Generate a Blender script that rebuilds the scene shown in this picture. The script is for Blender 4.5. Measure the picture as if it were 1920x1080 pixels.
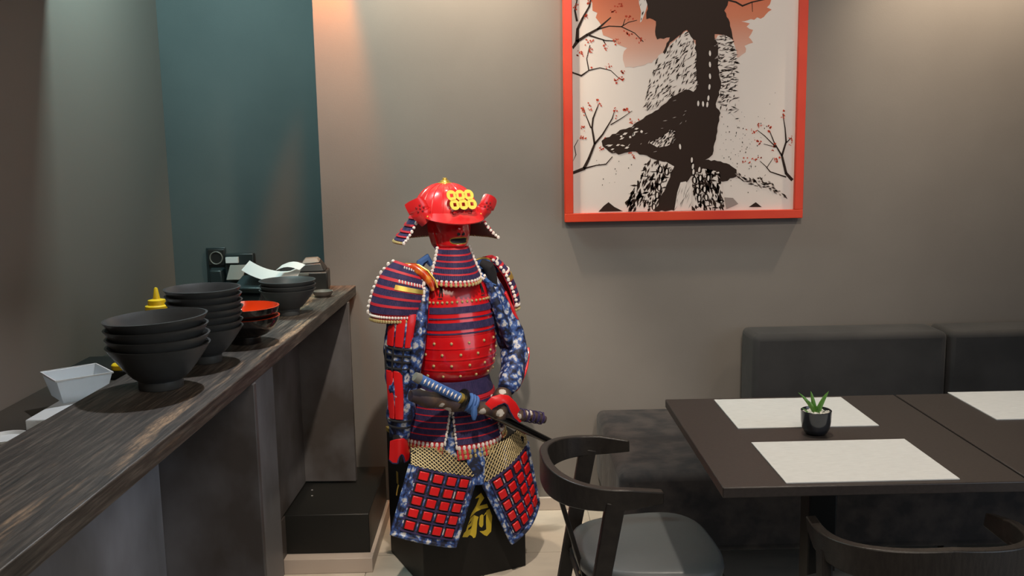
import bpy, bmesh, math, random
from mathutils import Vector, Matrix
from mathutils.geometry import tessellate_polygon

R = math.radians
scene = bpy.context.scene
col = scene.collection
for _o in list(bpy.data.objects):
    bpy.data.objects.remove(_o, do_unlink=True)

# ------------------------------------------------------------------ camera
cam_data = bpy.data.cameras.new('camera')
cam_data.sensor_width = 36.0
cam_data.lens = 1780.0 * 36.0 / 1920.0
cam_data.clip_start = 0.02
cam = bpy.data.objects.new('camera', cam_data)
col.objects.link(cam)
cam.matrix_world = (Matrix.Translation((0, 0, 1.5)) @ Matrix.Rotation(R(-0.6), 4, 'Z')
                    @ Matrix.Rotation(R(90 - 8.6), 4, 'X') @ Matrix.Rotation(R(-1.0), 4, 'Z'))
scene.camera = cam

# ------------------------------------------------------------------ world, exposure, large lights
world = bpy.data.worlds.new('world')
scene.world = world
world.use_nodes = True
world.node_tree.nodes['Background'].inputs[0].default_value = (0.55, 0.65, 0.8, 1)
world.node_tree.nodes['Background'].inputs[1].default_value = 0.3
vs = scene.view_settings
vs.view_transform = 'Standard'
vs.look = 'None'
vs.exposure = 0.1
vs.gamma = 1.0
vs.use_curve_mapping = False

def light(name, kind, loc, target, energy, color, size=0.1, angle=60, blend=0.5, sy=None):
    d = bpy.data.lights.new(name, kind)
    d.energy = energy
    d.color = color
    if kind == 'AREA':
        d.shape = 'RECTANGLE'
        d.size = size
        d.size_y = sy or size
    elif kind == 'SPOT':
        d.spot_size = R(angle)
        d.spot_blend = blend
        d.shadow_soft_size = size
    else:
        d.shadow_soft_size = size
    o = bpy.data.objects.new(name, d)
    col.objects.link(o)
    o.location = loc
    o.rotation_euler = (Vector(target) - Vector(loc)).to_track_quat('-Z', 'Y').to_euler()
    return o

WARM = (1.0, 0.81, 0.60)
SOFT = (1.0, 0.88, 0.74)
COOL = (0.72, 0.86, 1.0)
# daylight through the shop window in the right hand wall, behind the camera
light('window_daylight', 'AREA', (3.12, 0.2, 1.5), (-1.0, 1.6, 0.8), 22, COOL, 2.2, sy=1.9)
# kitchen tube light on the kitchen ceiling, beyond the added shade box
light('kitchen_tube_light', 'AREA', (-1.05, 3.20, 2.68), (-1.05, 3.36, 0.0), 19, (0.62, 0.95, 0.96), 0.5, sy=0.16)
# broad glow of the dining room ceiling lamps behind the camera
light('dining_room_light', 'AREA', (0.6, 0.7, 2.68), (0.6, 1.8, 0.0), 31, SOFT, 1.6, sy=1.2)
# ceiling spots: position, target, power, colour, cone
SPOTS = [((-0.20, 3.44, 2.66), (-0.18, 3.86, 1.95), 92, WARM, 92, 'left of the framed print'),
         ((1.85, 3.44, 2.66), (1.86, 3.86, 1.95), 92, WARM, 92, 'right of the framed print'),
         ((0.72, 2.50, 2.66), (0.85, 2.60, 0.75), 66, SOFT, 80, 'above the table with the plant'),
         ((-0.10, 1.75, 2.66), (-0.15, 3.2, 0.8), 155, SOFT, 40, 'in front of the armour'),
         ((0.75, 1.5, 2.66), (0.72, 3.76, 1.6), 76, SOFT, 60, 'facing the framed print'),
         ((-0.58, 2.95, 2.66), (-0.78, 2.2, 0.95), 80, (0.93, 0.95, 1.0), 66, 'added out of view to brighten the stacks of bowls'),  # extra unseen spot, added to brighten bowls the kitchen light misses
         ((-0.640, 3.665, 2.44), (-0.652, 3.765, 2.0), 110, (1.0, 0.25, 0.02), 34, 'over the end of the bar')]

# ------------------------------------------------------------------ materials
MATS = {}
def mat(name, c, rough=0.5, metal=0.0, coat=0.0, var=None, bump=None, spec=0.5, sheen=0.0, alpha=1.0, trans=0.0):
    """var=(scale, amount, stretch, second colour); bump=(scale, strength, stretch)"""
    m = bpy.data.materials.new(name)
    m.use_nodes = True
    nt = m.node_tree
    b = nt.nodes['Principled BSDF']
    b.inputs['Base Color'].default_value = (*c, 1)
    b.inputs['Roughness'].default_value = rough
    b.inputs['Metallic'].default_value = metal
    b.inputs['Coat Weight'].default_value = coat
    b.inputs['Coat Roughness'].default_value = 0.08
    b.inputs['Specular IOR Level'].default_value = spec
    b.inputs['Sheen Weight'].default_value = sheen
    b.inputs['Alpha'].default_value = alpha
    b.inputs['Transmission Weight'].default_value = trans
    tc = nt.nodes.new('ShaderNodeTexCoord')
    geo = nt.nodes.new('ShaderNodeNewGeometry')
    def noise(scale, stretch, detail=5):
        mp = nt.nodes.new('ShaderNodeMapping')
        mp.inputs['Scale'].default_value = stretch
        nt.links.new(geo.outputs['Position'] if name == 'tile' else tc.outputs['Object'], mp.inputs['Vector'])
        n = nt.nodes.new('ShaderNodeTexNoise')
        n.inputs['Scale'].default_value = scale
        n.inputs['Detail'].default_value = detail
        nt.links.new(mp.outputs['Vector'], n.inputs['Vector'])
        return n
    if var:
        n = noise(var[0], var[2])
        rp = nt.nodes.new('ShaderNodeValToRGB')
        lo, hi = var[4] if len(var) > 4 else (0.35, 0.65)
        rp.color_ramp.elements[0].position = lo
        rp.color_ramp.elements[1].position = hi
        c2 = var[3]
        rp.color_ramp.elements[0].color = (*c, 1)
        rp.color_ramp.elements[1].color = (*[a + (b2 - a) * var[1] for a, b2 in zip(c, c2)], 1)
        nt.links.new(n.outputs['Fac'], rp.inputs['Fac'])
        nt.links.new(rp.outputs['Color'], b.inputs['Base Color'])
    if bump:
        n2 = noise(bump[0], bump[2] if len(bump) > 2 else (1, 1, 1))
        bp = nt.nodes.new('ShaderNodeBump')
        bp.inputs['Strength'].default_value = bump[1]
        bp.inputs['Distance'].default_value = 0.01
        nt.links.new(n2.outputs['Fac'], bp.inputs['Height'])
        nt.links.new(bp.outputs['Normal'], b.inputs['Normal'])
    MATS[name] = m
    return m

I3 = (1, 1, 1)
mat('grey_paint', (0.190, 0.170, 0.153), 0.75, var=(2.5, 1, I3, (0.210, 0.189, 0.170)), bump=(220, 0.03))
mat('teal_paint', (0.078, 0.096, 0.095), 0.75, var=(3, 1, I3, (0.090, 0.109, 0.107)), bump=(220, 0.03))
mat('kitchen_paint', (0.23, 0.195, 0.165), 0.75, bump=(220, 0.03))
mat('ceiling_paint', (0.05, 0.045, 0.04), 0.9)
mat('tile', (0.60, 0.53, 0.44), 0.42, var=(3.2, 1, (1, 2.5, 1), (0.44, 0.39, 0.33), (0.45, 0.75)), bump=(30, 0.05))
mat('grout', (0.30, 0.27, 0.23), 0.85)
mat('skirting', (0.50, 0.42, 0.36), 0.55)
mat('concrete', (0.070, 0.058, 0.052), 0.5, var=(3.6, 1, (1, 1, 0.75), (0.215, 0.212, 0.225), (0.36, 0.72)), bump=(14, 0.10))
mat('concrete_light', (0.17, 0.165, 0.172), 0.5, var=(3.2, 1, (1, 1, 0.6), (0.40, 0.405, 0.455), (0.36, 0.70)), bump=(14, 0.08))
mat('black_board', (0.012, 0.012, 0.011), 0.45, spec=0.35, bump=(90, 0.03))
mat('black_lacquer', (0.009, 0.008, 0.007), 0.5, spec=0.25, bump=(8, 0.03))
mat('gold', (0.68, 0.46, 0.10), 0.36, 0.75)
mat('gold_paint', (0.62, 0.45, 0.03), 0.5)
mat('crest_gold', (0.92, 0.74, 0.12), 0.4, 0.2)
mat('brass_bead', (0.62, 0.48, 0.22), 0.42, 0.5)
mat('white_cord', (0.80, 0.72, 0.68), 0.75)
mat('red_lacquer', (0.66, 0.006, 0.010), 0.26, coat=0.8, var=(9, 1, I3, (0.56, 0.006, 0.010)), bump=(18, 0.015))
mat('red_plate', (0.66, 0.010, 0.012), 0.35, coat=0.4)
mat('red_helmet', (0.70, 0.020, 0.024), 0.30, coat=0.6)
mat('red_inner', (0.22, 0.006, 0.010), 0.5)
mat('red_trim', (0.52, 0.015, 0.03), 0.6)
mat('navy_cord', (0.022, 0.016, 0.075), 0.8, var=(60, 1, I3, (0.045, 0.028, 0.10)), bump=(200, 0.15))
mat('blue_cord', (0.05, 0.13, 0.36), 0.7, bump=(150, 0.15))
mat('orange_leather', (0.50, 0.04, 0.005), 0.3, coat=0.5, var=(38, 1, I3, (0.75, 0.28, 0.03), (0.45, 0.65)))
mat('dark_cloth', (0.012, 0.011, 0.014), 0.9)
mat('chain', (0.42, 0.33, 0.17), 0.45, 0.35)
mat('bench_velvet', (0.036, 0.029, 0.028), 0.85, sheen=0.06, var=(13, 1, I3, (0.010, 0.009, 0.011), (0.40, 0.62)), bump=(6, 0.9))
mat('back_velvet', (0.036, 0.035, 0.036), 0.85, sheen=0.08, var=(5, 1, I3, (0.017, 0.017, 0.018), (0.4, 0.75)), bump=(4, 0.4))
mat('table_laminate', (0.038, 0.030, 0.027), 0.42, var=(120, 1, (1, 1, 1), (0.048, 0.038, 0.034)), bump=(300, 0.03))
mat('table_edge', (0.030, 0.025, 0.022), 0.4)
mat('chair_wood', (0.020, 0.016, 0.014), 0.38, var=(30, 1, (6, 1, 1), (0.032, 0.026, 0.022)), bump=(60, 0.08, (6, 1, 6)))
mat('chair_leather', (0.125, 0.135, 0.138), 0.40, bump=(160, 0.04))
mat('metal_black', (0.02, 0.02, 0.02), 0.35, 0.6)
mat('bowl', (0.050, 0.052, 0.052), 0.40, var=(50, 1, I3, (0.055, 0.058, 0.058)))
mat('bowl_black_gloss', (0.008, 0.007, 0.007), 0.15, coat=0.5)
mat('bowl_red', (0.80, 0.06, 0.008), 0.2, coat=0.5)
mat('saucer_rim', (0.10, 0.085, 0.075), 0.4)
mat('yellow_plastic', (0.90, 0.58, 0.01), 0.4)
mat('tub_plastic', (0.80, 0.88, 0.93), 0.3, alpha=0.72)
mat('white_plastic', (0.75, 0.78, 0.78), 0.4)
mat('paper', (0.78, 0.75, 0.72), 0.8)
mat('worktop', (0.030, 0.024, 0.018), 0.55, var=(4, 1, I3, (0.045, 0.036, 0.026)))
mat('plastic_black', (0.018, 0.018, 0.017), 0.4)
mat('plastic_grey', (0.17, 0.17, 0.15), 0.5)
mat('plastic_teal_black', (0.02, 0.03, 0.032), 0.35)
mat('frame_red', (0.66, 0.035, 0.010), 0.45, var=(4, 1, (1, 1, 1), (0.74, 0.055, 0.014)))
mat('pot_glaze', (0.018, 0.020, 0.026), 0.22, coat=0.5)
mat('leaf', (0.09, 0.26, 0.035), 0.4, var=(60, 1, (1, 1, .3), (0.19, 0.40, 0.09)))
mat('pebble', (0.85, 0.82, 0.76), 0.7)
mat('print_paper', (0.80, 0.71, 0.66), 0.6, spec=0.12)
mat('print_ink', (0.034, 0.019, 0.014), 0.55, spec=0.12)
mat('print_red', (0.55, 0.07, 0.035), 0.6, spec=0.12)
mat('print_grey', (0.33, 0.27, 0.25), 0.6, spec=0.12)
mat('lamp_metal', (0.6, 0.6, 0.6), 0.4, 0.5)

def emis(name, c, s):
    m = bpy.data.materials.new(name); m.use_nodes = True
    b = m.node_tree.nodes['Principled BSDF']
    b.inputs['Base Color'].default_value = (*c, 1)
    b.inputs['Emission Color'].default_value = (*c, 1)
    b.inputs['Emission Strength'].default_value = s
    MATS[name] = m
emis('lamp_glow', (1, 0.85, 0.65), 3)

def nodes_of(name, rough=0.6):
    m = bpy.data.materials.new(name); m.use_nodes = True
    MATS[name] = m
    b = m.node_tree.nodes['Principled BSDF']
    b.inputs['Roughness'].default_value = rough
    return m.node_tree, b
def N(nt, kind, **kw):
    n = nt.nodes.new(kind)
    for k, v in kw.items():
        if k in n.inputs: n.inputs[k].default_value = v
        else: setattr(n, k, v)
    return n
def ramp(nt, fac, stops, interp='LINEAR'):
    r = nt.nodes.new('ShaderNodeValToRGB')
    r.color_ramp.interpolation = interp
    e = r.color_ramp.elements
    while len(e) < len(stops): e.new(0.5)
    for i, (p, c) in enumerate(stops):
        e[i].position = p; e[i].color = (*c, 1)
    nt.links.new(fac, r.inputs['Fac'])
    return r.outputs['Color']

# blue brocade: flowers of white, pale blue and black on blue
nt, b = nodes_of('brocade', 0.55)
tc = N(nt, 'ShaderNodeTexCoord')
wn = N(nt, 'ShaderNodeTexNoise', Scale=45.0, Detail=3.0); nt.links.new(tc.outputs['Object'], wn.inputs['Vector'])
wa = N(nt, 'ShaderNodeMixRGB', blend_type='ADD'); wa.inputs[0].default_value = 0.035; nt.links.new(tc.outputs['Object'], wa.inputs[1]); nt.links.new(wn.outputs['Color'], wa.inputs[2])
vo = N(nt, 'ShaderNodeTexVoronoi', Scale=40.0); nt.links.new(wa.outputs[0], vo.inputs['Vector'])
no = N(nt, 'ShaderNodeTexNoise', Scale=110.0, Detail=4.0); nt.links.new(tc.outputs['Object'], no.inputs['Vector'])
c1 = ramp(nt, vo.outputs['Distance'], [(0.0, (0.60, 0.55, 0.46)), (0.34, (0.46, 0.48, 0.55)), (0.42, (0.07, 0.15, 0.40)), (0.58, (0.02, 0.045, 0.18)), (0.68, (0.010, 0.012, 0.03))])
c2 = ramp(nt, no.outputs['Fac'], [(0.34, (0.0, 0.0, 0.0)), (0.46, (1, 1, 1))])
mx = N(nt, 'ShaderNodeMixRGB', blend_type='MIX'); nt.links.new(c2, mx.inputs[0])
mx.inputs[1].default_value = (0.025, 0.055, 0.19, 1); nt.links.new(c1, mx.inputs[2])
nt.links.new(mx.outputs[0], b.inputs['Base Color'])
# dark purple brocade with pale flowers (sword bag)
nt, b = nodes_of('purple_brocade', 0.7)
tc = N(nt, 'ShaderNodeTexCoord')
vo = N(nt, 'ShaderNodeTexVoronoi', Scale=19.0); nt.links.new(tc.outputs['Object'], vo.inputs['Vector'])
no = N(nt, 'ShaderNodeTexNoise', Scale=90.0, Detail=4.0); nt.links.new(tc.outputs['Object'], no.inputs['Vector'])
ad = N(nt, 'ShaderNodeMath', operation='ADD'); nt.links.new(vo.outputs['Distance'], ad.inputs[0])
ml = N(nt, 'ShaderNodeMath', operation='MULTIPLY'); nt.links.new(no.outputs['Fac'], ml.inputs[0]); ml.inputs[1].default_value = 0.25
nt.links.new(ml.outputs[0], ad.inputs[1])
c1 = ramp(nt, ad.outputs[0], [(0.0, (0.6, 0.55, 0.5)), (0.37, (0.5, 0.46, 0.42)), (0.40, (0.10, 0.055, 0.03)), (0.6, (0.05, 0.03, 0.025)), (0.9, (0.025, 0.014, 0.03))])
nt.links.new(c1, b.inputs['Base Color'])
# worn dark wood of the bar top: grain along the bar, tan scuffed streaks
nt, b = nodes_of('bar_wood', 0.5)
tc = N(nt, 'ShaderNodeTexCoord')
def stretched(scale, vec, detail=6.0, loc=(0, 0, 0)):
    mp = N(nt, 'ShaderNodeMapping'); mp.inputs['Scale'].default_value = vec; mp.inputs['Location'].default_value = loc
    nt.links.new(tc.outputs['Object'], mp.inputs['Vector'])
    n = N(nt, 'ShaderNodeTexNoise', Scale=scale, Detail=detail, Roughness=0.62)
    nt.links.new(mp.outputs['Vector'], n.inputs['Vector'])
    return n.outputs['Fac']
g1 = stretched(13, (10, 0.6, 10))
g2 = stretched(2.6, (5.5, 0.42, 5.5), 4.0, (3.1, 1.7, 0.6))
g3 = stretched(40, (5, 0.8, 5), 3.0)
base = ramp(nt, g1, [(0.30, (0.020, 0.017, 0.014)), (0.50, (0.060, 0.049, 0.040)), (0.70, (0.150, 0.124, 0.100))])
msk = ramp(nt, g2, [(0.56, (0, 0, 0)), (0.64, (1, 1, 1))])
fine = ramp(nt, g3, [(0.42, (0.0, 0.0, 0.0)), (0.60, (1, 1, 1))])
mm = N(nt, 'ShaderNodeMixRGB', blend_type='MULTIPLY'); mm.inputs[0].default_value = 0.7
nt.links.new(msk, mm.inputs[1]); nt.links.new(fine, mm.inputs[2])
mx = N(nt, 'ShaderNodeMixRGB'); nt.links.new(mm.outputs[0], mx.inputs[0])
nt.links.new(base, mx.inputs[1]); mx.inputs[2].default_value = (0.42, 0.28, 0.17, 1)
nt.links.new(mx.outputs[0], b.inputs['Base Color'])
bp = N(nt, 'ShaderNodeBump', Strength=0.25, Distance=0.004); nt.links.new(g1, bp.inputs['Height']); nt.links.new(bp.outputs['Normal'], b.inputs['Normal'])
# woven placemat
nt, b = nodes_of('placemat_weave', 0.8)
tc = N(nt, 'ShaderNodeTexCoord')
w = stretched(30, (1, 16, 1), 3.0)
nt.links.new(ramp(nt, w, [(0.3, (0.66, 0.66, 0.645)), (0.7, (0.80, 0.80, 0.785))]), b.inputs['Base Color'])
bp = N(nt, 'ShaderNodeBump', Strength=0.3, Distance=0.002); nt.links.new(w, bp.inputs['Height']); nt.links.new(bp.outputs['Normal'], b.inputs['Normal'])
# printed red sun that fades downwards on the poster (colour of the print itself)
nt, b = nodes_of('print_sun', 0.6)
tc = N(nt, 'ShaderNodeTexCoord'); sx = N(nt, 'ShaderNodeSeparateXYZ'); nt.links.new(tc.outputs['Object'], sx.inputs[0])
dv = N(nt, 'ShaderNodeMath', operation='MULTIPLY'); nt.links.new(sx.outputs['Z'], dv.inputs[0]); dv.inputs[1].default_value = 1.0
nt.links.new(ramp(nt, dv.outputs[0], [(0.52, (0.74, 0.60, 0.54)), (0.62, (0.68, 0.37, 0.28)), (0.74, (0.64, 0.19, 0.09)), (0.86, (0.60, 0.11, 0.04))]), b.inputs['Base Color'])

# ------------------------------------------------------------------ mesh helpers
class MB:
    def __init__(s): s.v = []; s.f = []; s.m = []
    def add(s, vs_, fs, mi=0):
        o = len(s.v); s.v += [tuple(p) for p in vs_]
        for f in fs: s.f.append(tuple(i + o for i in f)); s.m.append(mi)
        return s
    def box(s, x0, x1, y0, y1, z0, z1, mi=0):
        return s.add([(x0, y0, z0), (x1, y0, z0), (x1, y1, z0), (x0, y1, z0), (x0, y0, z1), (x1, y0, z1), (x1, y1, z1), (x0, y1, z1)],
                     [(0, 3, 2, 1), (4, 5, 6, 7), (0, 1, 5, 4), (1, 2, 6, 5), (2, 3, 7, 6), (3, 0, 4, 7)], mi)
    def hexa(s, p, mi=0):
        return s.add(p, [(0, 3, 2, 1), (4, 5, 6, 7), (0, 1, 5, 4), (1, 2, 6, 5), (2, 3, 7, 6), (3, 0, 4, 7)], mi)
    def bar(s, a, b, w, t, side=(1, 0, 0), mi=0, w2=None):
        a, b = Vector(a), Vector(b); d = (b - a).normalized(); sd = Vector(side)
        sd = (sd - d * sd.dot(d)).normalized(); n = d.cross(sd); w2 = w2 or w
        p = [a - sd * w / 2 - n * t / 2, a + sd * w / 2 - n * t / 2, a + sd * w / 2 + n * t / 2, a - sd * w / 2 + n * t / 2]
        q = [b - sd * w2 / 2 - n * t / 2, b + sd * w2 / 2 - n * t / 2, b + sd * w2 / 2 + n * t / 2, b - sd * w2 / 2 + n * t / 2]
        return s.hexa(p + q, mi)
    def grid(s, S, u0, u1, v0, v1, nu, nv, o0=0.0, o1=0.004, mi=0, flip=1):
        e = 1e-3; top = []; bot = []
        for j in range(nv + 1):
            for i in range(nu + 1):
                u = u0 + (u1 - u0) * i / nu; v = v0 + (v1 - v0) * j / nv
                p = Vector(S(u, v))
                n = (Vector(S(u + e, v)) - Vector(S(u - e, v))).cross(Vector(S(u, v + e)) - Vector(S(u, v - e)))
                n = n.normalized() * flip if n.length > 1e-12 else Vector((0, 0, 1))
                top.append(p + n * o1); bot.append(p + n * o0)
        W = nu + 1; M = len(top); fs = []
        for j in range(nv):
            for i in range(nu):
                a = j * W + i
                fs.append((a, a + 1, a + W + 1, a + W)); fs.append((M + a, M + a + W, M + a + W + 1, M + a + 1))
        for i in range(nu):
            a = i; fs.append((a, M + a, M + a + 1, a + 1))
            a = nv * W + i; fs.append((a, a + 1, M + a + 1, M + a))
        for j in range(nv):
            a = j * W; fs.append((a, a + W, M + a + W, M + a))
            a = j * W + nu; fs.append((a, M + a, M + a + W, a + W))
        return s.add(top + bot, fs, mi)
    def tube(s, path, rad, seg=10, mi=0, closed=False, flat=1.0, up=None):
        pts = [Vector(p) for p in path]; n = len(pts); rr = rad if isinstance(rad, (list, tuple)) else [rad] * n
        vs_, fs = [], []; ref = Vector(up) if up else None
        for k in range(n):
            a = pts[(k - 1) % n] if (closed or k > 0) else pts[k]; c = pts[(k + 1) % n] if (closed or k < n - 1) else pts[k]
            d = (c - a).normalized()
            if ref is None: ref = Vector((0, 0, 1)) if abs(d.z) < 0.9 else Vector((0, 1, 0))
            x = (ref - d * ref.dot(d)).normalized(); y = d.cross(x)
            if up is None: ref = x
            for q in range(seg):
                t = 2 * math.pi * q / seg
                vs_.append(pts[k] + x * math.cos(t) * rr[k] + y * math.sin(t) * rr[k] * flat)
        K = n if closed else n - 1
        for k in range(K):
            for q in range(seg):
                a = k * seg + q; b2 = k * seg + (q + 1) % seg; c = ((k + 1) % n) * seg
                fs.append((a, b2, c + (q + 1) % seg, c + q))
        if not closed: fs += [tuple(range(seg))[::-1], tuple((n - 1) * seg + q for q in range(seg))]
        return s.add(vs_, fs, mi)
    def lathe(s, prof, seg=32, c=(0, 0, 0), mi=0, cap0=True, cap1=True):
        vs_, fs = [], []
        for r, z in prof:
            for q in range(seg):
                t = 2 * math.pi * q / seg; vs_.append((c[0] + r * math.cos(t), c[1] + r * math.sin(t), c[2] + z))
        for k in range(len(prof) - 1):
            for q in range(seg):
                a = k * seg + q; b2 = k * seg + (q + 1) % seg; fs.append((a, b2, b2 + seg, a + seg))
        if cap0: fs.append(tuple(range(seg))[::-1])
        if cap1: fs.append(tuple((len(prof) - 1) * seg + q for q in range(seg)))
        return s.add(vs_, fs, mi)
    def bead(s, c, r, sx=1, sy=1, sz=1, mi=0, seg=6, rings=3):
        vs_ = [(c[0], c[1], c[2] + r * sz)]; fs = []
        for k in range(1, rings + 1):
            a = math.pi * k / (rings + 1)
            for q in range(seg):
                t = 2 * math.pi * q / seg
                vs_.append((c[0] + r * sx * math.sin(a) * math.cos(t), c[1] + r * sy * math.sin(a) * math.sin(t), c[2] + r * sz * math.cos(a)))
        vs_.append((c[0], c[1], c[2] - r * sz))
        for q in range(seg):
            fs.append((0, 1 + q, 1 + (q + 1) % seg))
            for k in range(rings - 1):
                a = 1 + k * seg + q; b2 = 1 + k * seg + (q + 1) % seg; fs.append((a, a + seg, b2 + seg, b2))
            L = len(vs_) - 1; a = 1 + (rings - 1) * seg
            fs.append((L, a + (q + 1) % seg, a + q))
        return s.add(vs_, fs, mi)
    def poly(s, pts2, to3, d0, d1, mi=0):
        """prism from a 2D outline; to3(x, y, depth) -> 3D"""
        n = len(pts2); tris = tessellate_polygon([[Vector((p[0], p[1], 0)) for p in pts2]])
        vs_ = [to3(p[0], p[1], d0) for p in pts2] + [to3(p[0], p[1], d1) for p in pts2]
        fs = [tuple(t) for t in tris] + [tuple(i + n for i in t[::-1]) for t in tris] + [(i, (i + 1) % n, n + (i + 1) % n, n + i) for i in range(n)]
        return s.add(vs_, fs, mi)
    def build(s, name, mats, parent=None, smooth=38, bevel=0.0, fix=True, seg=2):
        me = bpy.data.meshes.new(name)
        me.from_pydata(s.v, [], s.f)
        for m_ in ([mats] if isinstance(mats, str) else mats): me.materials.append(MATS[m_])
        me.polygons.foreach_set('material_index', s.m)
        if fix:
            bm = bmesh.new(); bm.from_mesh(me); bmesh.ops.recalc_face_normals(bm, faces=bm.faces[:]); bm.to_mesh(me); bm.free()
        if smooth:
            me.polygons.foreach_set('use_smooth', [True] * len(me.polygons))
            me.set_sharp_from_angle(angle=R(smooth))
        me.update()
        o = bpy.data.objects.new(name, me); col.objects.link(o)
        if parent: o.parent = parent
        if bevel:
            md = o.modifiers.new('bevel', 'BEVEL'); md.width = bevel; md.segments = seg; md.limit_method = 'ANGLE'; md.angle_limit = R(40)
        return o

def tag(o, label=None, cat=None, group=None, kind=None):
    if label: o['label'] = label
    if cat: o['category'] = cat
    if group: o['group'] = group
    if kind: o['kind'] = kind
    return o
def thing(name, loc, rz, label, cat, group=None):
    o = bpy.data.objects.new(name, None); col.objects.link(o); o.empty_display_size = 0.05
    o.location = loc; o.rotation_euler = (0, 0, rz)
    return tag(o, label, cat, group)
def struct(mb, name, m, parent=None, **k):
    o = mb.build(name, m, parent, **k)
    if not parent: o['kind'] = 'structure'
    return o
def lerp(a, b, t): return a + (b - a) * t
def interp(tab, t):
    for (a, *va), (b, *vb) in zip(tab, tab[1:]):
        if t <= b or (b, *vb) == tuple(tab[-1]):
            k = (t - a) / (b - a); k = max(-0.2, min(1.2, k)); return [lerp(p, q, k) for p, q in zip(va, vb)]
def kinst(o, **k): return tag(o, **k)

# ------------------------------------------------------------------ the room
YW = 3.76
struct(MB().box(-0.705, 3.2, YW, YW + 0.30, 0, 2.75), 'wall_back', 'grey_paint')
struct(MB().box(-1.55, -0.705, 4.02, 4.14, 0, 2.75), 'wall_kitchen', 'teal_paint')
struct(MB().box(-1.55, -1.39, -2.5, 4.02, 0, 2.75), 'wall_left', 'kitchen_paint')
wr = MB().box(3.2, 3.35, -2.5, -1.0, 0, 2.75).box(3.2, 3.35, 1.4, 4.06, 0, 2.75).box(3.2, 3.35, -1.0, 1.4, 0, 0.5).box(3.2, 3.35, -1.0, 1.4, 2.5, 2.75)
struct(wr, 'wall_right', 'grey_paint')
struct(MB().box(-1.39, -0.85, 1.2, 3.08, 2.10, 2.75), 'ceiling_shade_box', 'ceiling_paint')  # unseen box added to keep the kitchen light off the near left wall
struct(MB().box(-1.55, 3.35, -2.65, -2.5, 0, 2.75), 'wall_front', 'grey_paint')
struct(MB().box(-1.55, 3.35, -2.65, 4.14, 2.75, 2.85), 'ceiling', 'ceiling_paint')
floor = struct(MB().box(-1.55, 3.35, -2.65, 4.14, -0.06, -0.005), 'floor', 'grout')
tw = 0.42
tmesh = None
for i in range(-2, 6):
    for j in range(0, 5):
        x0 = -0.085 + i * tw; y1 = YW - j * tw
        if tmesh is None:
            t = MB().box(0.0015, tw - 0.0015, -tw + 0.0015, -0.0015, -0.006, 0.0).build('floor_tile', 'tile', floor, smooth=0); tmesh = t.data
        else:
            t = bpy.data.objects.new('floor_tile', tmesh); col.objects.link(t); t.parent = floor
        t.location = (x0, y1, 0)
struct(MB().box(-0.55, 3.2, YW - 0.014, YW, 0, 0.055), 'baseboard_back', 'skirting', bevel=0.003)

# ------------------------------------------------------------------ boxed step beside the bar
st = thing('boxed_step', (0, 0, 0), 0, 'low black boxed-in step with pale skirting below the end of the bar', 'step')
MB().box(-0.80, -0.494, 3.25, YW - 0.001, 0.0, 0.20).build('step_box', 'black_board', st, bevel=0.003)
sk = MB().box(-0.80, -0.480, 3.20, 3.25, 0, 0.055).box(-0.494, -0.480, 3.25, YW - 0.016, 0, 0.055)
sk.build('skirting', 'skirting', st, bevel=0.002)
for x, y in ((-0.745, 3.50), (-0.733, 3.44)): MB().lathe([(0.004, 0), (0.004, 0.0015), (0.002, 0.002)], 10, (x, y, 0.20)).build('screw', 'lamp_metal', st)

# ------------------------------------------------------------------ bar counter (runs a little off the depth axis)
bar = thing('bar_counter', (-0.583, 3.752, 0), R(-1.92), 'long dark wood bar counter with concrete panel front', 'bar')
L = -3.6
MB().box(-0.303, 0.0, L, 0, 0.917, 0.956).build('bar_top', 'bar_wood', bar, bevel=0.003)
for yy, x0 in ((-0.185, -0.21), (-1.43, -0.27), (-2.75, -0.27)):
    MB().box(x0, 0.004, yy, yy + 0.022, 0.0 if yy < -1 else 0.208, 0.917).build('end_panel', 'concrete', bar, bevel=0.002)
MB().box(-0.217, -0.192, -0.572, -0.512, 0.0, 0.199).build('kick_panel', 'concrete', bar)
MB().box(-0.217, -0.195, -0.57, -0.165, 0.205, 0.917).build('front_panel', 'concrete', bar, bevel=0.001)
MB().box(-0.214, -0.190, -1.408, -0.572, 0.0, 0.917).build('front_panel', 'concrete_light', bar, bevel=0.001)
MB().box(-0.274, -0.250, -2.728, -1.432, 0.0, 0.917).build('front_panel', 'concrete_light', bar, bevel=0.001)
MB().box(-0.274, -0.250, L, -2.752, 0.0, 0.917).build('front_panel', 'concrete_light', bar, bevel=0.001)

# kitchen worktop behind the bar
kw = thing('kitchen_worktop', (0, 0, 0), 0, 'dark low kitchen worktop behind the bar', 'worktop')
MB().box(-1.388, -0.99, 0.6, 4.015, 0.765, 0.80).build('worktop_board', 'worktop', kw, bevel=0.004)
MB().box(-1.388, -1.05, 0.6, 4.015, 0.0, 0.765).build('cabinet', 'black_board', kw)

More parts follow.
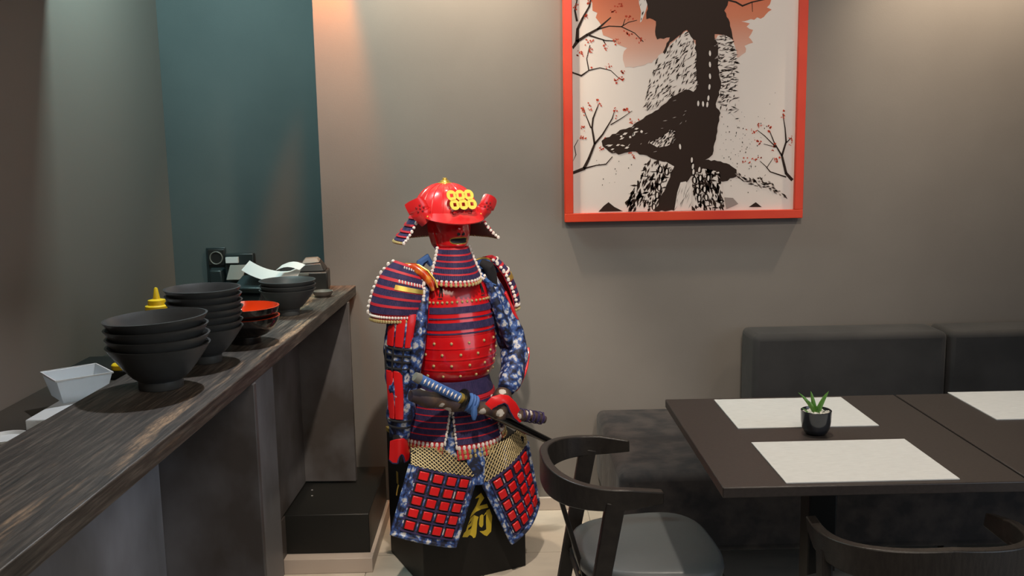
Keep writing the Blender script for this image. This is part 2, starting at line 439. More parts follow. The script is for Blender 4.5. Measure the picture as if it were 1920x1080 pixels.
# ------------------------------------------------------------------ bowls
def bowl_mb(Rm, H, rf, foot=0.020, rounder=0.0, th=0.005):
    prof = [(rf * 0.97, 0), (rf, 0.002), (rf, foot)]
    n = 9
    for k in range(1, n + 1):
        t = k / n
        r = lerp(rf * 1.02, Rm, (1 - rounder) * t ** 0.80 + rounder * math.sin(t * math.pi / 2) ** 0.9)
        prof.append((r, foot + (H - foot) * (t if rounder == 0 else t ** (1 + 0.8 * rounder))))
    inner = []
    for k in range(n, 0, -1):
        r, z = prof[2 + k]
        inner.append((max(r - th, 0.004), z + (0.0005 if k == n else th * 0.5)))
    inner.append((rf * 0.8, foot + 0.004)); inner.append((0.004, foot + 0.003))
    return prof, inner
def make_bowl(name, Rm, H, rf, m_out, m_in, rounder=0.0, **k):
    po, pi = bowl_mb(Rm, H, rf, rounder=rounder, **k)
    mb = MB()
    mb.lathe(po, 48, mi=0, cap0=True, cap1=False)
    mb.lathe([po[-1]] + pi, 48, mi=1, cap0=False, cap1=True)
    o = mb.build(name, [m_out, m_in], fix=False, smooth=50)
    return o
ORD = ['bottom', 'second', 'third', 'fourth', 'fifth', 'sixth', 'top']
def stack(n, x, y, Rm, H, rf, step, labels, group, m_out='bowl', m_in='bowl', rounder=0.0, tilt=None, name='ramen_bowl', wob=0.0, seed=1):
    rnd = random.Random(seed); first = None
    for k in range(n):
        if first is None: o = first = make_bowl(name, Rm, H, rf, m_out, m_in, rounder)
        else: o = first.copy(); col.objects.link(o)
        o.location = (x + rnd.uniform(-wob, wob), y + rnd.uniform(-wob, wob), 0.9565 + step * k)
        o.rotation_euler = (0, tilt[k] if tilt else 0, 0)
        tag(o, labels[k], 'bowl', group)
stack(4, -0.795, 2.158, 0.116, 0.102, 0.050, 0.0215,
      ['wide black flared bowl at the foot of the front stack of four', 'second black bowl from below in the front stack of four',
       'third black bowl from below in the front stack of four', 'black bowl on top of the front stack, open towards the camera'], 'black bowls in the front stack', wob=0.002, tilt=[0, R(-0.7), R(-1.5), R(-2.4)])
stack(7, -0.768, 2.42, 0.096, 0.092, 0.038, 0.0170,
      ['%s black bowl in the tall stack behind the front bowls' % s for s in ('bottom', 'second lowest', 'third lowest', 'middle', 'third highest', 'second highest', 'topmost')], 'black bowls in the tall stack', wob=0.002, seed=4)
stack(2, -0.730, 2.655, 0.097, 0.076, 0.042, 0.0285, ['lower bowl with red rim and black outside beside the tall stack', 'upper bowl with glossy red inside and black outside'],
      'red and black bowls', 'bowl_black_gloss', 'bowl_red', 0.55, name='lacquer_bowl')
stack(3, -0.706, 3.10, 0.092, 0.086, 0.036, 0.0150, ['bottom grey-black bowl of the three stacked before the receipt printer', 'middle grey-black bowl of the three stacked before the receipt printer',
       'top grey-black bowl of the three stacked before the receipt printer'], 'black bowls in the far stack', wob=0.001)
s = make_bowl('sauce_dish', 0.037, 0.022, 0.026, 'saucer_rim', 'plastic_grey', 0.5, foot=0.003, th=0.003)
s.location = (-0.662, 3.47, 0.9565); tag(s, 'tiny dark sauce dish standing alone at the far end of the bar', 'dish')

# ------------------------------------------------------------------ things at the far end of the bar
rp = thing('receipt_printer', (-0.772, 3.655, 0.9565), R(6), 'black receipt printer on the far end of the bar', 'printer')
MB().box(-0.10, 0.10, -0.065, 0.07, 0, 0.075).build('printer_body', 'plastic_black', rp, bevel=0.006)
lid = MB().hexa([(-0.085, -0.06, 0.075), (0.092, -0.06, 0.075), (0.092, 0.066, 0.075), (-0.085, 0.066, 0.075),
                 (-0.070, -0.045, 0.100), (0.075, -0.050, 0.108), (0.070, 0.05, 0.112), (-0.06, 0.05, 0.105)]).build('printer_lid', 'plastic_black', rp, bevel=0.005)
MB().hexa([(0.0, -0.04, 0.104), (0.07, -0.04, 0.109), (0.07, 0.04, 0.112), (0.0, 0.04, 0.108), (0.012, -0.02, 0.122), (0.06, -0.02, 0.124), (0.06, 0.03, 0.124), (0.012, 0.03, 0.122)]).build('lid_hump', 'plastic_grey', lid, bevel=0.003)
MB().box(-0.03, 0.03, -0.067, -0.064, 0.062, 0.074).build('latch', 'plastic_grey', rp, bevel=0.002)
MB().bead((-0.099, -0.06, 0.055), 0.009, mi=0).build('feed_button', 'lamp_metal', rp)

ct = thing('card_terminal', (-0.905, 3.36, 0.9565), R(-8), 'dark card terminal on a tilted stand, half hidden by the far bowls', 'card terminal')
MB().hexa([(-0.035, -0.05, 0), (0.06, -0.05, 0), (0.06, 0.05, 0), (-0.035, 0.05, 0), (-0.02, -0.01, 0.05), (0.05, -0.01, 0.05), (0.05, 0.045, 0.05), (-0.02, 0.045, 0.05)]).build('stand', 'plastic_teal_black', ct, bevel=0.004)
MB().hexa([(-0.04, -0.045, 0.04), (0.075, -0.045, 0.04), (0.075, 0.055, 0.075), (-0.04, 0.055, 0.075), (-0.04, -0.05, 0.06), (0.075, -0.05, 0.06), (0.075, 0.05, 0.094), (-0.04, 0.05, 0.094)]).build('terminal_body', 'plastic_teal_black', ct, bevel=0.005)
def SP(u, v):  # curled till paper
    x = -0.10 + 0.20 * u
    return (x - 0.006 * v, -0.055 + 0.10 * v, 0.018 + 0.105 * (u - 0.62) ** 2 + (0.015 * max(0, u - 0.75) * 4 * (v - 0.2)) + 0.022 * v)
pp = MB().grid(SP, 0, 1, 0, 1, 16, 5, 0, 0.0008)
def SP2(u, v): return (0.02 + 0.085 * u, -0.04 + 0.07 * v, 0.055 + 0.012 * math.sin(u * 3.1) + 0.01 * v)
p_2 = MB().grid(SP2, 0, 1, 0, 1, 6, 3, 0, 0.0008).build('till_receipt', 'paper', fix=False); p_2.location = (-0.812, 3.37, 1.020); p_2.rotation_euler = (0, 0, R(-6))
tag(p_2, 'short crumpled till receipt over the right end of the long one', 'receipt', 'till receipts')
p = pp.build('till_receipt', 'paper', fix=False); p.location = (-0.812, 3.37, 1.020); p.rotation_euler = (0, 0, R(-6))
tag(p, 'long curled white till receipt lying across the card terminal', 'receipt', 'till receipts')

# wall sockets on the teal wall
so = thing('wall_socket', (-1.195, 4.02, 0.925), 0, 'black double wall socket with a plug in its lower half', 'socket')
MB().box(-0.055, 0.028, -0.012, 0, 0, 0.165).build('socket_plate', 'plastic_teal_black', so, bevel=0.003)
MB().box(-0.045, 0.026, -0.020, -0.010, 0.090, 0.158).build('socket_frame', 'plastic_black', so, bevel=0.003)
ring = MB()
ring.tube([(-0.010 + 0.026 * math.cos(2 * math.pi * k / 24), -0.021, 0.122 + 0.026 * math.sin(2 * math.pi * k / 24)) for k in range(24)], 0.003, 6, closed=True)
ring.build('socket_ring', 'plastic_grey', so)
MB().hexa([(-0.036, -0.055, 0.005), (0.022, -0.055, 0.005), (0.024, -0.01, 0.0), (-0.038, -0.01, 0.0), (-0.030, -0.055, 0.072), (0.016, -0.055, 0.072), (0.024, -0.01, 0.082), (-0.038, -0.01, 0.082)]).build('plug', 'plastic_teal_black', so, bevel=0.005)
ws = thing('router_box', (-1.10, 4.02, 0.94), 0, 'small dark wall box with a white label and grey flap beside the socket', 'wall box')
MB().box(-0.065, 0.055, -0.035, 0, 0.0, 0.125).build('box_body', 'plastic_teal_black', ws, bevel=0.004)
MB().box(-0.058, -0.006, -0.050, -0.036, 0.088, 0.112).build('white_label', 'white_plastic', ws)
MB().hexa([(-0.050, -0.085, 0.022), (0.018, -0.085, 0.022), (0.018, -0.078, 0.018), (-0.050, -0.078, 0.018), (-0.040, -0.050, 0.080), (0.026, -0.050, 0.080), (0.026, -0.043, 0.078), (-0.040, -0.043, 0.078)]).build('flap', 'plastic_grey', ws, bevel=0.001)

# kitchen worktop things
tu = thing('plastic_tub', (-1.172, 2.557, 0.836), R(-50), 'open translucent plastic tub behind the bar', 'tub')
def frustum_shell(mb, b, t, h, th, mi=0):
    q = lambda s, z: [(-s, -s, z), (s, -s, z), (s, s, z), (-s, s, z)]
    vs_ = q(b, 0) + q(t, h) + q(t - th, h) + q(b - th, th)
    fs = [(3, 2, 1, 0)] + [(i, (i + 1) % 4, 4 + (i + 1) % 4, 4 + i) for i in range(4)] + [(4 + i, 4 + (i + 1) % 4, 8 + (i + 1) % 4, 8 + i) for i in range(4)] + [(8 + i, 8 + (i + 1) % 4, 12 + (i + 1) % 4, 12 + i) for i in range(4)] + [(12, 13, 14, 15)]
    return mb.add(vs_, fs, mi)
frustum_shell(MB(), 0.055, 0.072, 0.066, 0.002).build('tub_body', 'tub_plastic', tu, bevel=0.002)
rim = MB()
for i in range(4):
    a = Vector(((-1, 1, 1, -1)[i] * 0.073, (-1, -1, 1, 1)[i] * 0.073, 0.066)); c = Vector(((1, 1, -1, -1)[i] * 0.073, (-1, 1, 1, -1)[i] * 0.073, 0.066))
    rim.bar(a, c, 0.004, 0.004, (0, 0, 1))
rim.build('tub_rim', 'white_plastic', tu)
tr = MB().box(-0.115, 0.115, -0.13, 0.13, 0, 0.034).build('white_cutting_board', 'white_plastic', bevel=0.003)
tr.location = (-1.093, 2.46, 0.8005); tag(tr, 'thick white board lying under the plastic tub', 'cutting board')
yl = MB().lathe([(0.024, 0), (0.026, 0.004), (0.026, 0.014), (0.022, 0.018)], 24).build('bottle_lid', 'yellow_plastic'); yl.location = (-1.035, 2.69, 0.8455 + .0)
tag(yl, 'yellow round lid peeping out behind the plastic tub', 'lid')
bt = thing('squeeze_bottle', (-1.076, 2.93, 0.8005), 0, 'yellow squeeze bottle with pointed nozzle behind the bowls', 'bottle')
MB().lathe([(0.036, 0), (0.038, 0.005), (0.038, 0.165), (0.034, 0.185), (0.031, 0.19)], 28).build('bottle_body', 'yellow_plastic', bt)
MB().lathe([(0.0355, 0.19), (0.0355, 0.222), (0.027, 0.226), (0.026, 0.240), (0.011, 0.244), (0.0055, 0.276), (0.0035, 0.279)], 28).build('nozzle_cap', 'yellow_plastic', bt)
bx = MB().lathe([(0.045, 0.0), (0.05, 0.006), (0.05, 0.012), (0.047, 0.012), (0.043, 0.004), (0.002, 0.004)], 32).build('white_saucer', 'white_plastic'); bx.location = (-1.225, 2.27, 0.8005)
tag(bx, 'white saucer on the worktop at the left edge of the picture', 'saucer')
bk = MB().box(-0.12, 0.12, -0.11, 0.11, 0, 0.028).build('black_tray', 'black_board', bevel=0.004); bk.location = (-1.255, 2.99, 0.8005)
tag(bk, 'flat black tray on the worktop against the kitchen wall', 'tray')
yl.location = (-1.195, 2.905, 0.8290)
MBy = None

# ------------------------------------------------------------------ bench and back cushions
bn = thing('upholstered_bench', (0, 0, 0), 0, 'dark grey velvet bench along the back wall', 'bench')
def cushion(name, x0, x1, y0, y1, z0, z1, rad, m, parent=None, sag=0.0, n=14):
    """box with rounded edges and a slightly puffed, wrinkled face"""
    mb = MB().box(x0, x1, y0, y1, z0, z1)
    o = mb.build(name, m, parent, bevel=rad, seg=5)
    return o
cushion('bench_seat', 0.372, 2.62, 2.965, YW - 0.02, 0.15, 0.432, 0.030, 'bench_velvet', bn)
for x in (0.44, 1.5, 2.55):
    for y in (3.05, 3.66): MB().box(x - 0.022, x + 0.022, y - 0.022, y + 0.022, 0, 0.15).build('leg', 'chair_wood', bn)
for k, (x0, x1, lb) in enumerate(((0.958, 1.706, 'dark grey velvet back cushion behind the plant, the left one of two'), (1.712, 2.46, 'dark grey velvet back cushion cut by the right edge of the picture'))):
    c = cushion('bench_back_cushion', x0, x1, 3.545, YW - 0.022, 0.4325, 0.762, 0.024, 'back_velvet')
    tag(c, lb, 'cushion', 'bench back cushions')

# ------------------------------------------------------------------ tables
def table(x0, x1, lb):
    t = thing('dining_table', ((x0 + x1) / 2, 2.345, 0), 0, lb, 'table', 'dark restaurant tables')
    w = (x1 - x0) / 2
    MB().box(-w, w, -0.365, 0.365, 0.726, 0.75).build('table_top', 'table_laminate', t, bevel=0.0025)
    MB().box(-0.036, 0.036, -0.036, 0.036, 0.012, 0.722).build('column', 'metal_black', t, bevel=0.004)
    MB().box(-0.18, 0.18, -0.18, 0.18, 0.714, 0.726).build('bracket', 'metal_black', t)
    MB().box(-0.21, 0.21, -0.21, 0.21, 0, 0.012).build('base_plate', 'metal_black', t, bevel=0.003)
table(0.474, 1.149, 'dark brown square table with the potted plant on it')
table(1.155, 1.830, 'dark brown square table cut off by the right edge of the picture')
def placemat(x0, x1, y0, y1, lb, rz=0):
    mb = MB().box(-(x1 - x0) / 2, (x1 - x0) / 2, -(y1 - y0) / 2, (y1 - y0) / 2, 0, 0.0022)
    o = mb.build('placemat', 'placemat_weave', smooth=0); o.location = ((x0 + x1) / 2, (y0 + y1) / 2, 0.7502); o.rotation_euler = (0, 0, rz)
    tag(o, lb, 'placemat', 'white woven placemats')
placemat(0.613, 0.985, 2.404, 2.688, 'white woven placemat between the plant and the back cushion')
placemat(0.617, 1.003, 1.998, 2.286, 'white woven placemat in front of the potted plant', R(0.3))
placemat(1.313, 1.69, 2.436, 2.716, 'white woven placemat on the right hand table')

po = thing('potted_succulent', (0.800, 2.352, 0.7503), 0, 'small aloe in a glossy dark round pot on the table', 'potted plant')
pr = [(0.020, 0.0), (0.028, 0.004), (0.0345, 0.016), (0.0375, 0.034), (0.0385, 0.062), (0.0372, 0.063), (0.0355, 0.060), (0.0345, 0.050), (0.002, 0.050)]
MB().lathe(pr, 40).build('pot', 'pot_glaze', po, fix=False)
rnd = random.Random(3); pb = MB()
for k in range(150):
    a = rnd.uniform(0, 6.283); r = 0.0325 * math.sqrt(rnd.random()); pb.bead((r * math.cos(a), r * math.sin(a), 0.053 + rnd.uniform(0, 0.004)), rnd.uniform(0.0025, 0.0042), seg=5, rings=2)
tag(pb.build('pebbles', 'pebble', po), kind='stuff')
def leaf_mb(h, lean, az, w):
    d = Vector((math.cos(az), math.sin(az), 0)); mb = MB(); path = []; rr = []
    for k in range(7):
        t = k / 6; path.append(d * (0.003 + lean * t ** 1.3) + Vector((0, 0, 0.051 + h * t * (1 - .12 * t)))); rr.append(w * (0.75 + 0.6 * t) * (1 - t) ** 0.8 + 0.0004)
    return mb.tube(path, rr, 8, flat=0.45, up=(d.x, d.y, 0.3))
for h, ln, az, w in ((0.066, 0.044, R(178), 0.0065), (0.068, 0.012, R(160), 0.008), (0.070, 0.026, R(-10), 0.009), (0.062, 0.032, R(20), 0.008), (0.034, 0.018, R(-90), 0.009), (0.042, 0.018, R(190), 0.006), (0.036, 0.010, R(-60), 0.008)):
    leaf_mb(h, ln, az, w).build('leaf', 'leaf', po)
sl = leaf_mb(0.022, 0.020, R(185), 0.003); sl.v = [(x - 0.016, y - 0.006, z) for x, y, z in sl.v]; sl.build('leaf', 'leaf', po)

# ------------------------------------------------------------------ chairs (forward = +y)
def chair(loc, rz, lb):
    c = thing('armchair', loc, rz, lb, 'chair', 'black wooden armchairs')
    hw = 0.205
    def Sb(u, v):  # u -1..1 along the bent back rail, v 0..1 downwards
        a = abs(u); sgn = 1 if u > 0 else -1
        if a < 0.62:
            t = a / 0.62 * math.pi / 2
            x = (hw + 0.008) * math.sin(t) ** 0.9 if t > 0 else 0; y = -0.055 - 0.18 * max(0.0, math.cos(t)) ** 0.75
        else:
            t = (a - 0.62) / 0.38; x = hw + 0.008 - 0.012 * t; y = -0.055 + 0.085 * t
        h = lerp(0.078, 0.031, min(1, a) ** 1.3)
        z = 0.698 - 0.036 * a
        return (sgn * x * (1 - 0.02 * v), y, z - h * v)
    MB().grid(Sb, -1, 1, 0, 1, 48, 4, -0.011, 0.011).build('back_rail', 'chair_wood', c, smooth=50, bevel=0.003)
    # seat pad: rounded trapezoid
    def outline(s, n=40):
        pts = []
        for k in range(n):
            t = 2 * math.pi * k / n; e = 0.62
            cx = math.copysign(abs(math.cos(t)) ** e, math.cos(t)); cy = math.copysign(abs(math.sin(t)) ** e, math.sin(t))
            pts.append((cx * s * (0.200 + 0.022 * cy), cy * s * 0.190 + 0.030))
        return pts
    sp = MB(); lay = [(0.93, 0.405), (0.99, 0.412), (1.0, 0.425), (0.985, 0.440), (0.93, 0.447), (0.7, 0.449), (0.35, 0.447)]
    n = 40; vs_ = []; fs = []
    for s_, z in lay: vs_ += [(x, y, z) for x, y in outline(s_, n)]
    for k in range(len(lay) - 1):
        for q in range(n): fs.append((k * n + q, k * n + (q + 1) % n, (k + 1) * n + (q + 1) % n, (k + 1) * n + q))
    fs += [tuple(range(n))[::-1], tuple((len(lay) - 1) * n + q for q in range(n))]
    sp.add(vs_, fs).build('seat_pad', 'chair_leather', c, smooth=60)
    MB().box(-0.18, 0.18, -0.14, 0.19, 0.372, 0.405).build('seat_frame', 'chair_wood', c, bevel=0.004)
    for s_ in (-1, 1):
        MB().bar((s_ * 0.208, -0.088, 0.64), (s_ * 0.215, -0.205, 0.0), 0.048, 0.022, (0, 1, 0), w2=0.032).build('rear_leg', 'chair_wood', c, bevel=0.003)
        MB().bar((s_ * 0.190, -0.13, 0.36), (s_ * 0.200, 0.175, 0.0), 0.046, 0.022, (0, 1, 0), w2=0.03).build('front_leg', 'chair_wood', c, bevel=0.003)
    MB().bar((0.05, -0.215, 0.645), (0.045, -0.135, 0.36), 0.055, 0.012, (1, 0, 0)).build('back_spine', 'chair_wood', c, bevel=0.002)
    MB().bar((-0.2, -0.135, 0.335), (0.2, -0.135, 0.335), 0.03, 0.02, (0, 0, 1)).build('stretcher', 'chair_wood', c, bevel=0.003)
    for x, y, z in ((0.05, -0.225, 0.63), (0.046, -0.152, 0.39)): MB().bead((x, y, z), 0.005, sy=0.5).build('screw', 'brass_bead', c)
chair((0.337, 2.40, 0), R(-86), 'black wooden armchair with grey leather seat at the end of the table')
chair((0.885, 1.995, 0), R(-1), 'black wooden armchair in the bottom right corner, tucked under the table')

# ------------------------------------------------------------------ framed print
fr = thing('framed_print', (0.285, YW, 1.228), 0, 'large red framed ink print of a warrior with blossom branches', 'picture')
W_, H_ = 0.868, 1.24
for a, b_ in (((-0.034, -0.034), (W_ + 0.034, 0.0)), ((-0.034, H_), (W_ + 0.034, H_ + 0.034)), ((-0.034, 0.0), (0.0, H_)), ((W_, 0.0), (W_ + 0.034, H_))):
    MB().box(a[0], b_[0], -0.042, -0.002, a[1], b_[1]).build('frame_bar', 'frame_red', fr, bevel=0.002)
MB().box(0, W_, -0.024, -0.002, 0, H_).build('print_sheet', 'print_paper', fr, smooth=0)
POLY={'sun':[(0.0664,0.928),(0.0739,0.8106),(0.0798,0.7711),(0.0981,0.763),(0.0919,0.7453),(0.1061,0.7273),(0.1142,0.7014),(0.1203,0.6795),(0.1428,0.6712),(0.1591,0.663),(0.1796,0.6427),(0.2124,0.6302),(0.2001,0.6185),(0.196,0.5865),(0.2042,0.5583),(0.2515,0.5616),(0.307,0.5727),(0.3438,0.6082),(0.4461,0.6465),(0.6423,0.5874),(0.6686,0.607),(0.6641,0.631),(0.6967,0.6425),(0.6799,0.6627),(0.6957,0.6903),(0.6709,0.7026),(0.6829,0.7143),(0.65,0.7227),(0.7357,0.7372),(0.7658,0.7645),(0.7472,0.7726),(0.7629,0.8),(0.7682,0.9175),(0.6635,1.0741),(0.4208,1.1447),(0.1798,1.081)],'head':[(0.3111,0.9923),(0.4422,1.0194),(0.5641,0.9789),(0.6104,0.8808),(0.5995,0.8025),(0.5957,0.7829),(0.5838,0.7633),(0.6007,0.7314),(0.6116,0.6936),(0.6205,0.6536),(0.5894,0.6721),(0.5483,0.6767),(0.5447,0.6449),(0.4665,0.6581),(0.4415,0.6943),(0.3764,0.6476),(0.3562,0.604),(0.3499,0.6121),(0.3762,0.6675),(0.3271,0.6603),(0.3209,0.6763),(0.3226,0.7278),(0.298,0.7401),(0.2858,0.7363),(0.2897,0.7876),(0.2711,0.8468),(0.2203,0.8672),(0.2608,0.9251)],'tassel':[(0.2549,0.8471),(0.2571,0.796),(0.2653,0.7643),(0.2613,0.7248),(0.2675,0.7287),(0.2816,0.7641),(0.2937,0.8072),(0.2854,0.8466)],'sleeve':[(0.3805,0.6435),(0.4375,0.6904),(0.4519,0.6822),(0.475,0.638),(0.4817,0.5859),(0.485,0.4853),(0.4687,0.4613),(0.4273,0.4701),(0.3986,0.4503),(0.3574,0.4226),(0.3203,0.4009),(0.2789,0.3955),(0.2829,0.4279),(0.295,0.4884),(0.3112,0.5486),(0.3275,0.5844),(0.352,0.608)],'body':[(0.4748,0.65),(0.4826,0.6857),(0.5443,0.6728),(0.559,0.6447),(0.5623,0.5646),(0.5759,0.4838),(0.5563,0.4132),(0.5755,0.3783),(0.5639,0.3213),(0.5544,0.264),(0.5467,0.2188),(0.5177,0.1987),(0.5659,0.1937),(0.6227,0.172),(0.6418,0.1592),(0.6423,0.1322),(0.5943,0.1144),(0.5564,0.1234),(0.4933,0.1453),(0.464,0.1375),(0.4434,0.1087),(0.4187,0.0507),(0.4023,0.0028),(0.3224,0.0022),(0.3472,0.0666),(0.3679,0.108),(0.3844,0.1493),(0.3799,0.1846),(0.3297,0.202),(0.2753,0.2236),(0.2336,0.2367),(0.1794,0.2252),(0.1419,0.2382),(0.117,0.2592),(0.1129,0.2799),(0.1296,0.2919),(0.1794,0.3156),(0.1836,0.3196),(0.2313,0.3311),(0.2624,0.3551),(0.3203,0.3908),(0.3657,0.4225),(0.4027,0.4503),(0.4356,0.47),(0.4687,0.4613),(0.4809,0.4854)],'cape':[(0.5487,0.6488),(0.5607,0.6725),(0.5976,0.6719),(0.6185,0.6517),(0.6336,0.6115),(0.6369,0.5433),(0.6387,0.4423),(0.6425,0.3486),(0.6234,0.3694),(0.6024,0.386),(0.5774,0.3905),(0.5729,0.4109),(0.5642,0.4435),(0.5759,0.4838),(0.5626,0.5445)],'cuff':[(0.3001,0.2684),(0.3458,0.2923),(0.3872,0.3161),(0.3997,0.3118),(0.3918,0.2668),(0.3669,0.2549),(0.3294,0.2515)],'tassetL':[(0.2796,0.2028),(0.3171,0.1981),(0.3673,0.193),(0.3967,0.176),(0.3844,0.1472),(0.3679,0.1059),(0.3472,0.0646),(0.3224,0.0022),(0.2003,0.0044),(0.2129,0.0544),(0.2422,0.1081),(0.263,0.1493)],'tassetR':[(0.4723,0.1456),(0.5098,0.1657),(0.5728,0.1522),(0.5819,0.1042),(0.5912,0.0476),(0.5961,0.0035),(0.4697,0.0016),(0.4776,0.0497),(0.4687,0.0958)],'hakama':[(0.3981,0.0008),(0.4101,0.076),(0.4224,0.1133),(0.4433,0.117),(0.4646,0.0833),(0.4655,0.0038)],'hill1':[(0.0994,0.0041),(0.1205,0.0268),(0.1394,0.0411),(0.1625,0.0219),(0.1961,0.0045)],'hill2':[(0.6929,0.0122),(0.72,0.0306),(0.7436,0.0113)],'hill3':[(0.5954,0.0517),(0.6291,0.049),(0.6505,0.0256),(0.6045,0.0055)],'sheath':[(0.6398,0.1551),(0.6692,0.1505),(0.6822,0.1294),(0.7241,0.1329),(0.7665,0.1155),(0.7921,0.0983),(0.7968,0.0774),(0.8434,0.064),(0.8524,0.0429),(0.8227,0.0518),(0.7928,0.0691),(0.7502,0.0907),(0.7039,0.0957),(0.6487,0.1259)]}
BRANCH=[[(-0.0007,0.6336,0.0073),(0.0199,0.6572,0.0073),(0.0223,0.7028,0.0052),(0.0409,0.7421,0.0042),(0.0677,0.7871,0.0032),(0.0822,0.8497,0.0032)],[(0.0199,0.6572,0.0052),(0.0569,0.6805,0.0052),(0.0979,0.7017,0.0042),(0.149,0.7444,0.0021)],[(0.0651,0.6803,0.0032),(0.1284,0.6595,0.0021),(0.1694,0.6568,0.0016)],[(0.1182,0.6636,0.0021),(0.1304,0.6435,0.0016)],[(0.0979,0.7017,0.0032),(0.1429,0.7128,0.0021),(0.1898,0.7101,0.0021),(0.241,0.6855,0.0016),(0.2738,0.6532,0.0016)],[(0.1898,0.7101,0.0021),(0.2164,0.7255,0.0016),(0.2491,0.733,0.0013)],[(0.196,0.714,0.0016),(0.2041,0.7376,0.0013)],[(0.0205,0.7326,0.0042),(0.0126,0.7722,0.0032),(0.021,0.8114,0.0021),(0.0172,0.8409,0.0021)],[(-0.0014,0.5416,0.0032),(0.0355,0.529,0.0032),(0.0644,0.5486,0.0021),(0.1076,0.5579,0.0016),(0.1487,0.5472,0.0013),(0.1795,0.5186,0.001)],[(0.0644,0.5486,0.0021),(0.0564,0.5928,0.0016),(0.069,0.6425,0.0016)],[(-0.0003,0.1581,0.0063),(0.0437,0.1739,0.0063),(0.0627,0.2108,0.0052),(0.0858,0.268,0.0042),(0.0757,0.3296,0.0032),(0.08,0.3663,0.0032),(0.1009,0.4188,0.0016)],[(0.0858,0.268,0.0042),(0.1171,0.3044,0.0032),(0.1546,0.365,0.0021),(0.1629,0.3934,0.001)],[(0.0716,0.3297,0.0026),(0.0511,0.381,0.0016),(0.041,0.4117,0.001)],[(0.1483,0.3407,0.0021),(0.1898,0.3644,0.0016),(0.2312,0.3922,0.001)],[(0.0437,0.1739,0.0032),(0.0917,0.1855,0.0021),(0.1293,0.1889,0.0021),(0.1544,0.2174,0.0016)],[(0.0001,0.2036,0.0016),(0.0128,0.2281,0.0016),(0.0068,0.2591,0.0016),(0.0215,0.2855,0.001)],[(0.8631,0.1138,0.0063),(0.8372,0.1413,0.0052),(0.8187,0.21,0.0042),(0.834,0.2633,0.0032),(0.8285,0.3168,0.0021),(0.8188,0.3681,0.0013)],[(0.8187,0.21,0.0032),(0.7882,0.26,0.0021),(0.7705,0.3014,0.0016)],[(0.7948,0.2434,0.0021),(0.75,0.2874,0.0016),(0.7203,0.3105,0.001)],[(0.8376,0.1267,0.0026),(0.7741,0.1486,0.0021),(0.7568,0.1697,0.0016),(0.7333,0.1908,0.001)],[(0.7611,0.1654,0.0016),(0.7854,0.2023,0.001)],[(0.8341,0.2592,0.0021),(0.8545,0.2794,0.0016)],[(0.7948,0.2434,0.0016),(0.7465,0.2566,0.001)],[(0.5954,0.8026,0.0032),(0.6282,0.7942,0.0032),(0.653,0.78,0.0032),(0.6895,0.7932,0.0026),(0.7464,0.8042,0.0021)],[(0.6895,0.7913,0.0016),(0.6923,0.7577,0.001)]]
BLOOM=[(0.069,0.6525,0.0168,0.0189),(0.1694,0.6548,0.0252,0.0105),(0.1284,0.6356,0.0105,0.0126),(0.0319,0.6132,0.0189,0.0126),(0.0668,0.6226,0.0084,0.0189),(0.2246,0.6818,0.0147,0.0084),(0.2656,0.6613,0.0126,0.0168),(0.2164,0.7433,0.0168,0.0084),(0.1797,0.7893,0.0189,0.0168),(0.1593,0.766,0.0168,0.0126),(0.0677,0.8008,0.0126,0.0147),(0.122,0.5577,0.0294,0.0105),(0.1919,0.5143,0.0147,0.0105),(0.1713,0.5106,0.0105,0.0147),(0.196,0.5384,0.0105,0.0084),(0.1009,0.4208,0.0126,0.021),(0.045,0.3954,0.0105,0.0168),(0.1671,0.3933,0.0105,0.021),(0.2064,0.3967,0.0168,0.0105),(0.2292,0.3515,0.021,0.0105),(0.1295,0.2837,0.0147,0.0147),(0.1128,0.247,0.0126,0.0126),(0.2378,0.2242,0.0189,0.0168),(0.0423,0.2934,0.0168,0.0084),(0.0384,0.3303,0.0084,0.0126),(0.0678,0.4112,0.0084,0.0168),(0.8188,0.3681,0.0084,0.0294),(0.7678,0.326,0.0105,0.0252),(0.6995,0.3067,0.0252,0.0105),(0.7296,0.2651,0.0147,0.0084),(0.7867,0.2353,0.0084,0.021),(0.6768,0.1918,0.0189,0.0126),(0.7185,0.1993,0.021,0.0105),(0.794,0.1939,0.0147,0.0105),(0.8526,0.2712,0.0084,0.0336),(0.7283,0.3267,0.0126,0.0105),(0.0168,0.7918,0.0105,0.021),(0.0532,0.7479,0.0084,0.0084)]
OVAL=[(0.5308,0.6052),(0.5314,0.5631),(0.5321,0.5188),(0.5305,0.4785),(0.527,0.436),(0.4879,0.4164),(0.5066,0.4141),(0.5232,0.4118),(0.419,0.252),(0.3424,0.1645),(0.3676,0.1558),(0.3386,0.0939),(0.3304,0.0649),(0.3181,0.019),(0.4722,0.1539),(0.4952,0.1618),(0.4768,0.1206),(0.4998,0.1285),(0.5312,0.128),(0.4899,0.0787),(0.5171,0.0845),(0.4965,0.0493),(0.5238,0.053),(0.4654,0.1996),(0.4699,0.1747)]
